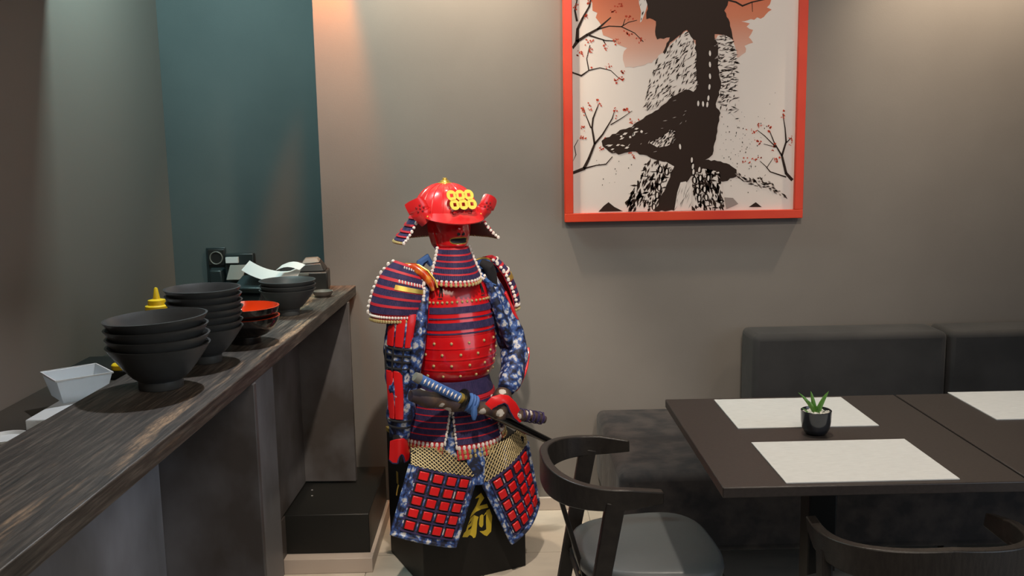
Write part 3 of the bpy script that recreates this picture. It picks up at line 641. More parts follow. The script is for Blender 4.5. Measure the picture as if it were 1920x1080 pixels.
KANJI={'a':[(0.0243,0.3064),(0.0355,0.2857),(0.0234,0.2716),(0.0158,0.2602),(0.0453,0.2623),(0.0504,0.2477),(0.0228,0.2471),(0.0031,0.2416),(-0.0204,0.224),(-0.014,0.239),(0.0037,0.2636),(0.0178,0.2913),(0.0019,0.2896),(0.0032,0.2928)],'b':[(-0.0193,0.2214),(-0.0044,0.2313),(0.0124,0.221),(0.0071,0.2068),(0.0024,0.1631),(-0.0016,0.1498),(-0.009,0.1478),(-0.0149,0.1573),(-0.0233,0.1625),(-0.0319,0.1561),(-0.05,0.1598),(-0.0448,0.1728),(-0.0374,0.1783),(-0.027,0.2042)],'h1':[(-0.0283,0.201),(-0.0151,0.2147),(-0.0173,0.2065),(-0.0272,0.1991)],'h2':[(-0.0279,0.1876),(-0.0139,0.1951),(-0.0178,0.1855),(-0.0276,0.1805)],'c':[(0.0174,0.2236),(0.026,0.2278),(0.0309,0.2233),(0.0293,0.1883),(0.0237,0.18),(0.0164,0.185),(0.013,0.1939)],'d':[(0.032,0.2207),(0.0448,0.2394),(0.0547,0.2422),(0.064,0.2145),(0.059,0.1587),(0.0426,0.145),(0.0328,0.1498),(0.0148,0.1677),(0.0307,0.1656),(0.0407,0.1695),(0.0401,0.1979),(0.0421,0.2282)]}
BLOT1=[(0.1794, 0.2951), (0.2521, 0.3307), (0.2729, 0.314), (0.2002, 0.2742)]
BLOT2=[(0.1336, 0.2631), (0.221, 0.2657), (0.2252, 0.2368), (0.1419, 0.2424)]
PY = -0.0245
def clip(pts):  # keep printed shapes inside the sheet
    return [(min(max(x, 0.001), W_ - 0.001), min(max(z, 0.001), H_ - 0.001)) for x, z in pts]
lay_n = [0]
def pr3(lay): return lambda x, z, d: (x, PY - 0.00025 * lay - d, z)
def print_poly(name, polys, m, lay):
    mb = MB()
    for p in polys: mb.poly(clip(p), pr3(lay), 0.0, 0.00015)
    return tag(mb.build(name, m, fr, smooth=0), kind='stuff' if len(polys) > 3 else None)
def oval(x, z, a, b, n=9, rot=0.0, rnd=None):
    o = []
    for k in range(n):
        t = 2 * math.pi * k / n; r = 1 if rnd is None else rnd.uniform(0.6, 1.25)
        dx, dz = a * r * math.cos(t), b * r * math.sin(t)
        o.append((x + dx * math.cos(rot) - dz * math.sin(rot), z + dx * math.sin(rot) + dz * math.cos(rot)))
    return o
def inside(p, poly):
    c = False; n = len(poly)
    for i in range(n):
        (x1, y1), (x2, y2) = poly[i], poly[(i + 1) % n]
        if (y1 > p[1]) != (y2 > p[1]) and p[0] < (x2 - x1) * (p[1] - y1) / (y2 - y1 + 1e-12) + x1: c = not c
    return c
def strokes(region, n, ln, wd, ang, rnd, spread=0.5):
    xs = [p[0] for p in region]; zs = [p[1] for p in region]; out = []
    while len(out) < n:
        p = (rnd.uniform(min(xs), max(xs)), rnd.uniform(min(zs), max(zs)))
        if not inside(p, region): continue
        a = ang + rnd.uniform(-spread, spread); l = ln * rnd.uniform(0.5, 1.3); w = wd * rnd.uniform(0.5, 1.3)
        out.append([(p[0] - l * math.cos(a), p[1] - l * math.sin(a)), (p[0] + w * math.sin(a), p[1] - w * math.cos(a)), (p[0] + l * math.cos(a), p[1] + l * math.sin(a)), (p[0] - w * math.sin(a), p[1] + w * math.cos(a))])
    return out
def rough(poly, amp, rnd, step=0.012):
    out = []
    for (x1, z1), (x2, z2) in zip(poly, poly[1:] + poly[:1]):
        n_ = max(1, int(math.hypot(x2 - x1, z2 - z1) / step)); nx, nz = -(z2 - z1), (x2 - x1); l_ = math.hypot(nx, nz) + 1e-9
        for k in range(n_):
            t = k / n_; a = rnd.uniform(-amp, amp) if k else 0; out.append((x1 + (x2 - x1) * t + nx / l_ * a, z1 + (z2 - z1) * t + nz / l_ * a))
    return out
rq = random.Random(5)
print_poly('printed_sun', [rough(POLY['sun'], 0.004, rq)], 'print_sun', 1)
br = []
for b_ in BRANCH:
    for (x1, z1, r1), (x2, z2, r2) in zip(b_, b_[1:]):
        d = Vector((x2 - x1, z2 - z1)); 
        if d.length == 0: continue
        d.normalize(); n = Vector((-d.y, d.x)); br.append([(x1 + n.x * r1, z1 + n.y * r1), (x1 - n.x * r1, z1 - n.y * r1), (x2 + d.x * r2 * .6 - n.x * r2, z2 + d.y * r2 * .6 - n.y * r2), (x2 + d.x * r2 * .6 + n.x * r2, z2 + d.y * r2 * .6 + n.y * r2)])
print_poly('printed_branches', br, 'print_ink', 2)
rnd = random.Random(11); bl = []
for x, z, w, h in BLOOM:
    for k in range(8):
        r = rnd.uniform(0.002, 0.0052); bl.append(oval(x + rnd.gauss(0, 0.5) * w, z + rnd.gauss(0, 0.5) * h, r, r * rnd.uniform(0.5, 1), 6, rnd.uniform(0, 3), rnd))
print_poly('printed_blossoms', bl, 'print_red', 3)
print_poly('printed_pale_cloth', [POLY['sleeve'], POLY['cape'], POLY['tassel']], 'print_paper', 4)
print_poly('printed_figure', [rough(POLY['body'], 0.0045, rq), POLY['hill1'], POLY['hill2']], 'print_ink', 5)
print_poly('printed_head', [rough(POLY['head'], 0.003, rq)], 'print_ink', 6)
print_poly('printed_skirt_plates', [POLY['tassetL'], POLY['tassetR'], POLY['hakama'], POLY['cuff']] + strokes(BLOT1, 9, 0.010, 0.005, 0.6, rq) + strokes(BLOT2, 6, 0.010, 0.004, 0.2, rq), 'print_paper', 6)
print_poly('printed_grey_wash', [POLY['hill3']] + strokes(POLY['sleeve'], 30, 0.010, 0.003, 0.9, rnd) + strokes(POLY['cape'], 26, 0.011, 0.004, 0.2, rnd) + strokes(POLY['sheath'], 20, 0.010, 0.004, -0.5, rnd), 'print_grey', 7)
ink = strokes(POLY['sleeve'], 190, 0.013, 0.0021, 0.9, rnd, 0.55) + strokes(POLY['cape'], 120, 0.012, 0.0022, 0.15, rnd, 0.5) + strokes(POLY['cape'], 26, 0.010, 0.002, 1.4, rnd, 0.3)
ink += [oval(x, z, 0.0105, 0.016, 9, 0.2) for x, z in OVAL[9:]] + strokes(POLY['tassetL'], 60, 0.018, 0.006, 1.25, rnd, 0.2) + strokes(POLY['tassetR'], 46, 0.018, 0.006, -1.35, rnd, 0.2)
ink += strokes(POLY['tassel'], 12, 0.010, 0.0016, 1.3, rnd, 0.3) + strokes(POLY['cuff'], 70, 0.010, 0.0022, 0.9, rnd, 0.3) + strokes(POLY['hakama'], 14, 0.018, 0.001, 1.2, rnd, 0.2)
for key, sgn in (('tassetL', 1), ('tassetR', -1)):
    ink += strokes(POLY[key], 80, 0.010, 0.0030, 1.35 * sgn, rnd, 0.3) + strokes(POLY[key], 30, 0.014, 0.0035, 0.1, rnd, 0.3)
ink += strokes(POLY['sheath'], 34, 0.012, 0.0030, -0.45, rnd, 0.5)
for k in range(110):
    x = rnd.gauss(0.66, 0.05); z = rnd.gauss(0.24, 0.085); r = rnd.uniform(0.0006, 0.0021); ink.append(oval(x, z, r, r * 1.5, 5))
for k in range(16):
    x = rnd.uniform(0.08, 0.26); z = rnd.uniform(0.10, 0.22); r = rnd.uniform(0.0006, 0.002); ink.append(oval(x, z, r, r * 1.5, 5))
print_poly('printed_ink_strokes', ink, 'print_ink', 8)
wh = [oval(x, z, 0.0042, 0.011, 8, rnd.uniform(-0.15, 0.15)) for x, z in OVAL]
wh += strokes(POLY['body'][-20:], 20, 0.008, 0.0008, 0.6, rnd, 0.5)
lines = [[(1306, 75), (1303, 110), (1303, 150), (1304, 190)], [(1337, 155), (1334, 192)], [(1291, 55), (1300, 38), (1328, 28), (1348, 28)]]
print_poly('printed_white_marks', wh, 'print_paper', 9)

# ------------------------------------------------------------------ armour chest (pedestal)
ARM_R = R(25.5)
ch = thing('armour_chest', (-0.184, 3.301, 0), ARM_R, 'black lacquered chest with a gold character, carrying the armour', 'chest')
MB().box(-0.195, 0.195, -0.175, 0.175, 0.0, 0.483).build('chest_body', 'black_lacquer', ch, bevel=0.004)
f3 = lambda x, z, d: (x, -0.1752 - d, z)
for k in 'abcd': MB().poly(KANJI[k], f3, 0.0, 0.0012).build('gold_brushstroke', 'gold_paint', ch, smooth=0)
for k in ('h1', 'h2'): MB().poly(KANJI[k], f3, 0.0013, 0.0016).build('brushstroke_gap', 'black_lacquer', ch, smooth=0)
MB().box(-0.1965, -0.165, 0.145, 0.1765, 0.470, 0.4845).build('gold_corner', 'gold', ch)
MB().box(-0.1968, -0.1935, 0.06, 0.075, 0.30, 0.345).build('gold_plate', 'gold', ch)
MB().tube([(-0.1965, 0.055, 0.30), (-0.203, 0.05, 0.285), (-0.203, 0.06, 0.262), (-0.1965, 0.07, 0.27)], 0.003, 6).build('gold_ring', 'gold', ch)

# ------------------------------------------------------------------ samurai armour (front = -y)
ar = thing('samurai_armour', (-0.186, 3.263, 0.0), ARM_R, 'red and navy samurai armour displayed on the black chest', 'armour')
PI = math.pi
def ell(a, b, u): return (a * math.sin(u), -b * math.cos(u))

def lames(part, S, us, v0, v1, rows, nu, lip=0.22, cords=0, flare=0.004):
    """rows of lacing between red lips on surface S; us(v) gives the (u0,u1) span"""
    for r in range(rows):
        a = v0 + (v1 - v0) * r / rows; b = v0 + (v1 - v0) * (r + 1) / rows
        u0, u1 = us((a + b) / 2)
        m_ = a + (b - a) * lip
        MB().grid(S, u0, u1, a, m_, nu, 1, 0.002, 0.007 + flare).build('lame_lip', 'red_trim', part)
        lace = MB().grid(S, u0, u1, m_, b, nu, 1, 0.001, 0.0045)
        for k in range(cords):
            uu = lerp(u0, u1, (k + 0.12) / cords); u2 = lerp(u0, u1, (k + 0.80) / cords)
            lace.grid(S, uu, u2, m_, b, 1, 1, 0.004, 0.0075)
        tag(lace.build('lacing', 'navy_cord', part), kind='stuff')
def bead_row(mb, S, pts, r, off=0.008, **k):
    e = 1e-3
    for u, v in pts:
        p = Vector(S(u, v)); n = (Vector(S(u + e, v)) - Vector(S(u - e, v))).cross(Vector(S(u, v + e)) - Vector(S(u, v - e)))
        if n.length > 0: n.normalize()
        mb.bead(p + n * off, r, **k)
    return mb

# inner dark stand / body that fills the neck and arm holes
MB().lathe([(0.085, 0.484), (0.10, 0.60), (0.10, 0.70), (0.085, 0.9), (0.07, 1.05), (0.045, 1.09), (0.04, 1.16), (0.055, 1.19), (0.06, 1.24), (0.03, 1.27)], 28).build('stand_form', 'dark_cloth', ar)

# --- cuirass
CU = [(0.690, 0.112, 0.105), (0.712, 0.128, 0.125), (0.735, 0.138, 0.138), (0.77, 0.145, 0.147), (0.81, 0.145, 0.148), (0.85, 0.140, 0.143), (0.90, 0.126, 0.130), (0.95, 0.116, 0.119), (1.0, 0.112, 0.108), (1.035, 0.103, 0.096), (1.055, 0.09, 0.085)]
def SC(u, v):
    a, b = interp(CU, v); e = lerp(1.0, 0.55, max(0.0, min(1.0, (v - 0.80) / 0.12))); s_, c_ = math.sin(u), math.cos(u)
    return (0.010 + (a + 0.006) * s_, -b * math.copysign(abs(c_) ** e, c_), v)
cu = MB()
n = 56; zs = [0.690 + (1.055 - 0.690) * k / 36 for k in range(37)]
vs_ = []; fs = []
for z in zs: vs_ += [SC(2 * PI * q / n, z) for q in range(n)]
for k in range(36):
    for q in range(n): fs.append((k * n + q, k * n + (q + 1) % n, (k + 1) * n + (q + 1) % n, (k + 1) * n + q))
fs += [tuple(range(n))[::-1], tuple(36 * n + q for q in range(n))]
cu.add(vs_, fs); cu = cu.build('cuirass', 'red_lacquer', ar, smooth=60)
U = 1.12
for a, b, c in ((0.940, 0.962, 54), (0.921, 0.926, 70), (0.886, 0.910, 54), (0.871, 0.876, 70)):
    lc = MB().grid(SC, -U, U, a, b, 30, 1, 0.001, 0.0028)
    for k in range(c):
        lc.grid(SC, lerp(-U, U, (k + .1) / c), lerp(-U, U, (k + .78) / c), a, b, 1, 1, 0.002, 0.005)
    tag(lc.build('chest_lacing', 'navy_cord', cu), kind='stuff')
MB().grid(SC, -U - 0.10, U + 0.10, 0.865, 0.985, 30, 4, 0.0005, 0.0018).build('chest_plate', 'red_lacquer', cu)
gl = MB(); bead_row(gl, SC, [(lerp(-U, U, k / 15), 0.978) for k in range(16)], 0.0052, 0.003)
for zz, off in ((0.842, 0.0), (0.803, 0.5), (0.765, 0.0), (0.727, 0.5)):
    for k in range(-4, 5):
        u = (k + off) * 0.42
        p = Vector(SC(u, zz)); gl.bead(p, 0.0055, sz=1.0, seg=6)
tag(gl.build('rivets', 'brass_bead', cu), kind='stuff')
for zz in (0.822, 0.784, 0.746): MB().grid(SC, -2.6, 2.6, zz, zz + 0.0035, 60, 1, 0.0, 0.0018).build('plate_seam', 'red_lacquer', cu)
for u in (-0.72, 0.72):
    for d in (-0.05, 0.05):
        MB().tube([SC(u, 1.035), Vector(SC(u + d * 0.6, 1.02)) + Vector((0, -0.004, 0)), Vector(SC(u + d, 1.0)) + Vector((0, -0.003, 0))], 0.0025, 6).build('tie_cord', 'dark_cloth', cu)
    MB().grid(SC, u - 0.10, u + 0.06, 0.990, 0.993, 2, 1, 0, 0.002).build('tie_slot', 'dark_cloth', cu)

# --- skirt of laced lames
SKT = [(0.42, 0.205, 0.182), (0.46, 0.198, 0.176), (0.55, 0.172, 0.158), (0.64, 0.148, 0.140), (0.69, 0.128, 0.128), (0.72, 0.125, 0.125)]
def SS(u, v):
    a, b = interp(SKT, v); x, y = ell(a, b, u); return (x, y, v)
wb = MB().grid(SS, -PI * 0.98, PI * 0.98, 0.652, 0.705, 70, 2, -0.004, 0.004)
for k in range(90):
    u = lerp(-1.7, 1.7, k / 90); wb.grid(SS, u, u + 0.026, 0.654, 0.704, 1, 2, 0.003, 0.0075)
tag(wb.build('waist_lacing', 'navy_cord', ar), kind='stuff')
MB().grid(SS, -PI * 0.98, PI * 0.98, 0.640, 0.652, 70, 1, -0.004, 0.009).build('waist_band', 'red_trim', ar)
def skirt_panel(name, ua0, ua1, ub0, ub1, zb, edges):
    """angles at the top (ua) and the bottom (ub)"""
    sp = lambda v: (lerp(ub0, ua0, (v - zb) / (0.64 - zb)), lerp(ub1, ua1, (v - zb) / (0.64 - zb)))
    def T(u, v): a, b = sp(v); return SS(lerp(a, b, u), v)
    base = MB().grid(T, 0, 1, zb, 0.64, 20, 8, -0.002, 0.0025).build(name, 'red_trim', ar)
    lames(base, T, lambda v: (0, 1), 0.64, zb + 0.050, 6, 20, 0.2, 34, 0.0)
    be = MB(); nb = int(abs(ub1 - ub0) / 0.085)
    for k in range(nb):
        u = (k + 0.5) / nb
        be.bead(Vector(T(u, zb + 0.040)) + Vector((0, -0.004, 0)), 0.0066, sz=1.3, mi=1)
        be.bead(Vector(T(u, zb + 0.026)) + Vector((0, -0.004, 0)), 0.0066, sz=1.3, mi=0)
        be.bead(Vector(T(u, zb + 0.010)) + Vector((0, -0.004, 0)), 0.0066, sz=1.2, mi=0)
    tag(be.build('beads', ['brass_bead', 'white_cord'], base), kind='stuff')
    if edges:
        ew = MB()
        for u in edges:
            for k in range(11):
                p = Vector(T(u, lerp(0.635, zb + 0.045, k / 10))) + Vector((0, -0.006, 0))
                ew.bead(p, 0.0048, sz=2.1 if k % 2 == 0 else 1.1)
        tag(ew.build('edge_cord', 'white_cord', base), kind='stuff')
skirt_panel('skirt_panel', -1.45, -0.40, -1.35, -0.55, 0.462, (1.0,))
skirt_panel('skirt_panel', -0.38, 0.75, -0.27, 0.72, 0.448, (0.0, 1.0))
skirt_panel('skirt_panel', 0.80, 1.75, 0.80, 1.65, 0.470, (0.0,))
skirt_panel('skirt_panel', -2.5, -1.5, -2.4, -1.42, 0.470, ())
skirt_panel('skirt_panel', 1.8, 3.7, 1.72, 3.8, 0.486, ())
MB().grid(SS, -1.6, 1.7, 0.46, 0.62, 40, 4, -0.016, -0.010).build('skirt_lining', 'brocade', ar)

# --- throat guard
def ST(u, v):   # v 0 top .. 1 bottom
    a = lerp(0.056, 0.104, max(v, 0) ** 1.1); b = lerp(0.100, 0.142, v)
    x, y = ell(a, b, u); return (x, y, lerp(1.158, 1.045, v) - 0.010 * math.cos(u) * v)
tg = MB().grid(lambda u, v: ST(u, 1 - v), -1.2, 1.2, 0, 1, 28, 8, -0.003, 0.002).build('throat_guard', 'red_trim', ar)
def STf(u, v): return ST(u, 1 - v)
lames(tg, STf, lambda v: (-1.12, 1.12), 1.0, 0.14, 5, 26, 0.28, 36, 0.0)
tb = MB()
for k in range(15):
    u = lerp(-1.05, 1.05, k / 14)
    tb.bead(Vector(STf(u, 0.115)) + Vector((0, -0.005, 0)), 0.0060, mi=1); tb.bead(Vector(STf(u, 0.025)) + Vector((0, -0.005, 0)), 0.0062, mi=0, sz=1.1)
for s_ in (-1, 1):
    for k in range(9): bead_row(tb, STf, [(s_ * 1.06, lerp(0.98, 0.14, k / 8))], 0.0064, 0.010, sz=1.35 if k % 2 else 0.95, mi=1)
tag(tb.build('beads', ['brass_bead', 'white_cord'], tg), kind='stuff')

# --- mask
def SM(u, v):   # v 0 chin .. 1 brow
    a = interp([(0, 0.036), (0.25, 0.058), (0.6, 0.069), (1.0, 0.073)], v)[0]; b = interp([(0, 0.098), (0.25, 0.112), (0.6, 0.108), (1.0, 0.098)], v)[0]
    x, y = ell(a, b, u)
    nose = math.exp(-((u) / 0.20) ** 2 - ((v - 0.70) / 0.14) ** 2) * 0.026
    chk = math.exp(-((abs(u) - 0.72) / 0.3) ** 2 - ((v - 0.62) / 0.16) ** 2) * 0.006
    lipb = math.exp(-((u) / 0.5) ** 2 - ((v - 0.27) / 0.07) ** 2) * 0.007 + math.exp(-((u) / 0.5) ** 2 - ((v - 0.53) / 0.05) ** 2) * 0.005
    dent = math.exp(-((u) / 0.42) ** 2 - ((v - 0.40) / 0.07) ** 2) * 0.010
    return (x, y - nose - lipb - chk + dent, 1.140 + 0.112 * v)
mk = MB().grid(SM, -1.55, 1.55, 0, 1, 60, 40, -0.003, 0.0).build('face_mask', 'red_lacquer', ar, smooth=70)
MB().grid(lambda u, v: SM(u * (1 - 0.18 * (2 * v - 1) ** 2), 0.315 + 0.165 * v), -0.47, 0.47, 0, 1, 18, 6, 0.0, 0.0024).build('mouth_opening', 'dark_cloth', mk)
mr = MB(); mr.tube([Vector(SM(0.50 * math.copysign(abs(math.cos(t)) ** 0.6, math.cos(t)), 0.398 + 0.092 * math.copysign(abs(math.sin(t)) ** 0.7, math.sin(t)))) + Vector((0, -0.002, 0)) for t in [2 * PI * k / 40 for k in range(40)]], 0.0016, 6, closed=True)
mr.build('mouth_trim', 'gold', mk)
for s_ in (-1, 1): MB().bead(Vector(SM(s_ * 0.11, 0.615)) + Vector((0, -0.001, -0.001)), 0.0055, sx=1.3).build('nostril', 'dark_cloth', mk)
MB().grid(SM, -1.5, -1.15, 0.05, 0.9, 4, 12, 0.0, 0.004).build('cheek_flange', 'red_lacquer', mk)
MB().grid(SM, 1.15, 1.5, 0.05, 0.9, 4, 12, 0.0, 0.004).build('cheek_flange', 'red_lacquer', mk)

# --- helmet
HC = Vector((0.0, 0.008, 1.262)); HA, HB, HH = 0.108, 0.120, 0.112
def SH(u, v):   # v 0 base .. 1 crown
    t = v * PI / 2; k = math.cos(t) ** 0.85 if math.cos(t) > 1e-9 else 0.0
    return (HC.x + HA * k * math.sin(u), HC.y - HB * k * math.cos(u), HC.z + HH * math.sin(t))
hm = MB(); n = 64; nv = 20; vs_ = []; fs = []
for j in range(nv): vs_ += [SH(2 * PI * q / n, j / nv) for q in range(n)]
vs_.append(SH(0, 1.0))
for j in range(nv - 1):
    for q in range(n): fs.append((j * n + q, j * n + (q + 1) % n, (j + 1) * n + (q + 1) % n, (j + 1) * n + q))
for q in range(n): fs.append(((nv - 1) * n + q, (nv - 1) * n + (q + 1) % n, nv * n))
fs.append(tuple(range(n))[::-1])
hm = hm.add(vs_, fs).build('helmet', 'red_helmet', ar, smooth=60)
for k in range(18):
    u = 2 * PI * (k + 0.5) / 18
    MB().tube([SH(u, 0.02 + 0.93 * j / 10) for j in range(11)], [0.0031 * (1 - 0.4 * j / 10) for j in range(11)], 6).build('helmet_rib', 'red_helmet', hm)
fi = MB().lathe([(0.026, -0.004), (0.024, 0.003), (0.017, 0.005), (0.015, 0.010), (0.009, 0.012), (0.008, 0.018), (0.003, 0.020)], 20, (0, 0.008, 1.372)); fi.build('crown_finial', 'gold', hm)
def SV(u, v):   # visor
    w = max(0.0, math.cos(u * 1.35))
    ex = 0.004 + 0.052 * v * max(w, 0.15)
    x, y = ell(HA + ex * 0.9, HB + ex, u); return (HC.x + x, HC.y + y, 1.276 - 0.010 * v - 0.022 * v * w)
MB().grid(SV, -1.05, 1.05, 0, 1, 36, 6, -0.002, 0.002).build('visor', 'red_helmet', hm, smooth=60)
# crest of six coins
cr = MB()
def coin(cx, cz):
    nn_ = 24; r = 0.0172; s_ = 0.0058
    q2 = []
    for k in range(nn_):
        t = 2 * PI * k / nn_; m_ = max(abs(math.cos(t)), abs(math.sin(t))); q2.append((cx + s_ * math.cos(t) / m_, cz + s_ * math.sin(t) / m_))
    q1 = [(cx + r * math.cos(2 * PI * k / nn_), cz + r * math.sin(2 * PI * k / nn_)) for k in range(nn_)]
    P3 = lambda p, d: (p[0], -0.133 - d + (p[1] - 1.322) * 0.38, p[1])
    vv = [P3(p, 0) for p in q1] + [P3(p, 0) for p in q2] + [P3(p, 0.004) for p in q1] + [P3(p, 0.004) for p in q2]
    ff = []
    for k in range(nn_):
        j = (k + 1) % nn_
        ff += [(k, j, nn_ + j, nn_ + k), (2 * nn_ + k, 3 * nn_ + k, 3 * nn_ + j, 2 * nn_ + j), (k, 2 * nn_ + k, 2 * nn_ + j, j), (nn_ + k, nn_ + j, 3 * nn_ + j, 3 * nn_ + k)]
    cr.add(vv, ff)
for i in range(3):
    coin((i - 1) * 0.0305 - 0.003, 1.3375); coin((i - 1) * 0.0305 + 0.003, 1.3075)
cr.build('coin_crest', 'crest_gold', hm)
for s_ in (-1, 1):
    MB().tube([(s_ * 0.012, -0.132, 1.286), (s_ * 0.024, -0.136, 1.290), (s_ * 0.036, -0.134, 1.284), (s_ * 0.032, -0.137, 1.276), (s_ * 0.022, -0.136, 1.278)], 0.003, 6).build('crest_scroll', 'red_inner', hm)
MB().bead((0, -0.130, 1.290), 0.012, sy=0.5).build('crest_holder', 'red_inner', hm)
# turnbacks with blossom emblem
for s_ in (-1, 1):
    def SF(u, v, s_=s_):
        w = 0.030 * (1 - max(0, abs(v - 0.62) - 0.18) ** 2 * 2.6) * lerp(0.55, 1, min(1, v * 2.2))
        x = s_ * (0.098 + 0.042 * v) + (u * w)
        z = 1.246 + 0.082 * v - abs(u) ** 3 * 0.007 * (1 if v > 0.5 else 0) - s_ * u * 0.012
        return (x, -0.062 - 0.010 * math.sin(v * 2.2) + 0.012 * (u * s_) ** 2 + 0.010 * u * s_, z)
    tb_ = MB().grid(SF, -1, 1, 0, 1, 12, 12, -0.002, 0.002).build('turnback', 'red_helmet', hm, smooth=60)
    em = MB()
    for k in range(6):
        t = 2 * PI * k / 5; du, dv = (0, 0) if k == 5 else (0.36 * math.cos(t), 0.125 * math.sin(t))
        p = Vector(SF(du, 0.60 + dv)); em.bead(p + Vector((0, -0.002, 0)), 0.0042, sy=0.5)
    tag(em.build('blossom_emblem', 'red_inner', tb_), kind='stuff')
    MB().bead(Vector(SF(s_ * -0.5, 0.18)) + Vector((0, -0.003, 0)), 0.004).build('stud', 'crest_gold', tb_)
# neck guard
def SN(u, v):   # v 0 top .. 1 bottom, around the back
    rr = lerp(0.116, 0.188, max(v, 0) ** 0.9); x, y = ell(rr * 0.97, rr, u)
    return (x, 0.012 + y, 1.262 - 0.086 * v - 0.010 * math.sin(v * PI))
def SNf(u, v): return SN(u, 1 - v)
ng = MB().grid(SNf, 1.28, 2 * PI - 1.28, 0, 1, 60, 8, -0.0025, 0.001).build('neck_guard', 'red_inner', hm, smooth=60)
lames(ng, SNf, lambda v: (1.28, 2 * PI - 1.28), 0.98, 0.12, 4, 60, 0.30, 0, 0.002)
nb = MB()
for e in (1.30, 2 * PI - 1.30):
    for k in range(8): nb.bead(Vector(SNf(e, lerp(0.95, 0.03, k / 7))) + Vector((0, -0.006, 0.003)), 0.0058, sz=1.2 if k % 2 else 0.9, mi=1)
for k in range(60):
    nb.bead(Vector(SNf(lerp(1.32, 2 * PI - 1.32, k / 59), 0.05)), 0.0056, mi=0)
tag(nb.build('beads', ['brass_bead', 'white_cord'], ng), kind='stuff')

# --- shoulder guards
def shoulder(sgn, u0, u1, cx, cy, dz=0.0):
    def SO(u, v):   # v 1 top .. 0 bottom
        w = 1 - v
        rr = interp([(0, 0.040), (0.12, 0.060), (0.3, 0.078), (0.55, 0.089), (0.8, 0.093), (1.0, 0.084)], w)[0]
        xr = sgn * rr * math.sin(u)
        return (cx + xr - sgn * 0.050 * (v - 0.3), cy - rr * math.cos(u) * 0.95, dz + lerp(1.098, 0.922, w) + sgn * xr * 0.42 * v)
    fl = sgn
    def SO2(u, v): return SO(u if sgn > 0 else -u, v) if sgn > 0 else (SO(-u, v)[0], SO(-u, v)[1], SO(-u, v)[2])
    a0, a1 = (u0, u1) if sgn > 0 else (-u1, -u0)
    Sx = (lambda u, v: SO(u, v)) if sgn > 0 else (lambda u, v: SO(-u, v))
    sg = MB().grid(Sx, a0, a1, 0.0, 1.0, 26, 12, -0.003, 0.002).build('shoulder_guard', 'red_trim', ar, smooth=60)
    lames(sg, Sx, lambda v: (a0, a1), 1.0, 0.16, 6, 26, 0.30, 44, 0.001)
    wb_ = MB()
    for e in (a0, a1):
        for k in range(12): bead_row(wb_, Sx, [(e * 0.985 + 0.015 * (a0 + a1) / 2, lerp(0.97, 0.14, k / 11))], 0.0066, 0.010, sz=1.3 if k % 2 else 0.9, mi=1)
    m_ = 22
    for k in range(m_):
        u = lerp(a0, a1, (k + 0.5) / m_)
        bead_row(wb_, Sx, [(u, 0.105)], 0.0052, 0.004, mi=1); bead_row(wb_, Sx, [(u, 0.035)], 0.0058, 0.004, mi=0, sz=1.1)
    uf0, uf1 = (a0 + 0.55 * (a1 - a0), a1 - 0.1) if sgn < 0 else (a0 + 0.1, a0 + 0.5 * (a1 - a0))
    for k in range(9): bead_row(wb_, Sx, [(lerp(uf0, uf1, k / 8), 0.70)], 0.0036, 0.007, mi=1, sz=1.8)
    for k in range(8): bead_row(wb_, Sx, [(lerp(uf0, uf1, k / 7), 0.93)], 0.0032, 0.008, mi=1, sz=1.5)
    tag(wb_.build('beads', ['brass_bead', 'white_cord'], sg), kind='stuff')
    gb = MB().grid(Sx, uf0 - 0.1, uf1 + 0.02, 0.555, 0.635, 12, 2, 0.006, 0.011); gb.build('gold_bar', 'gold', sg)
shoulder(-1, -0.50, 1.85, -0.184, -0.014)
shoulder(1, 0.55, 2.6, 0.178, 0.035, -0.012)
# shoulder straps
def SL(u, v, s_=1):
    return (s_ * lerp(0.078, 0.150, u), -0.055 + 0.12 * v, 1.088 - 0.030 * u - 0.9 * (v - 0.45) ** 2 * 0.16)
os_ = [(-0.182, -0.020, 1.085), (-0.168, -0.042, 1.100), (-0.145, -0.060, 1.098), (-0.120, -0.078, 1.078), (-0.102, -0.092, 1.048), (-0.096, -0.098, 1.022)]
MB().tube(os_, [0.009, 0.015, 0.017, 0.016, 0.013, 0.007], 12, flat=0.8).build('shoulder_strap', 'orange_leather', ar, smooth=80)
MB().tube([(x + 0.012, y - 0.010, z + 0.010) for x, y, z in os_], 0.0035, 8).build('strap_trim', 'gold', ar)
MB().grid(lambda u, v: SL(u, v, 1), 0, 1, -0.1, 1, 8, 10, -0.004, 0.004).build('shoulder_strap', 'blue_cord', ar, smooth=60)
MB().tube([(0.145 + 0.068 * math.sin(t), 0.03, 1.030 + 0.072 * math.cos(t)) for t in [lerp(-0.7, 1.3, k / 14) for k in range(15)]], 0.0035, 8).build('strap_trim', 'gold', ar)
MB().grid(lambda u, v: (0.145 + 0.066 * v * math.sin(u), 0.031, 1.030 + 0.070 * v * math.cos(u)), -0.7, 1.3, 0.3, 1, 14, 3, -0.003, 0.003).build('shoulder_pad', 'blue_cord', ar)
MB().tube([(-0.105, 0.035, 1.06), (-0.085, 0.04, 1.10), (-0.06, 0.045, 1.115), (-0.045, 0.04, 1.09)], [0.008, 0.016, 0.016, 0.01], 8).build('neck_scarf', 'blue_cord', ar)
MB().tube([(0.085, -0.075, 1.055), (0.095, -0.085, 1.045), (0.105, -0.08, 1.052), (0.098, -0.088, 1.058)], 0.005, 6).build('strap_toggle', 'white_cord', ar)
MB().tube([(0.10, -0.055, 1.10), (0.125, -0.065, 1.085), (0.14, -0.05, 1.05), (0.15, -0.055, 1.01)], [0.012, 0.020, 0.022, 0.012], 10).build('black_tassel', 'dark_cloth', ar)

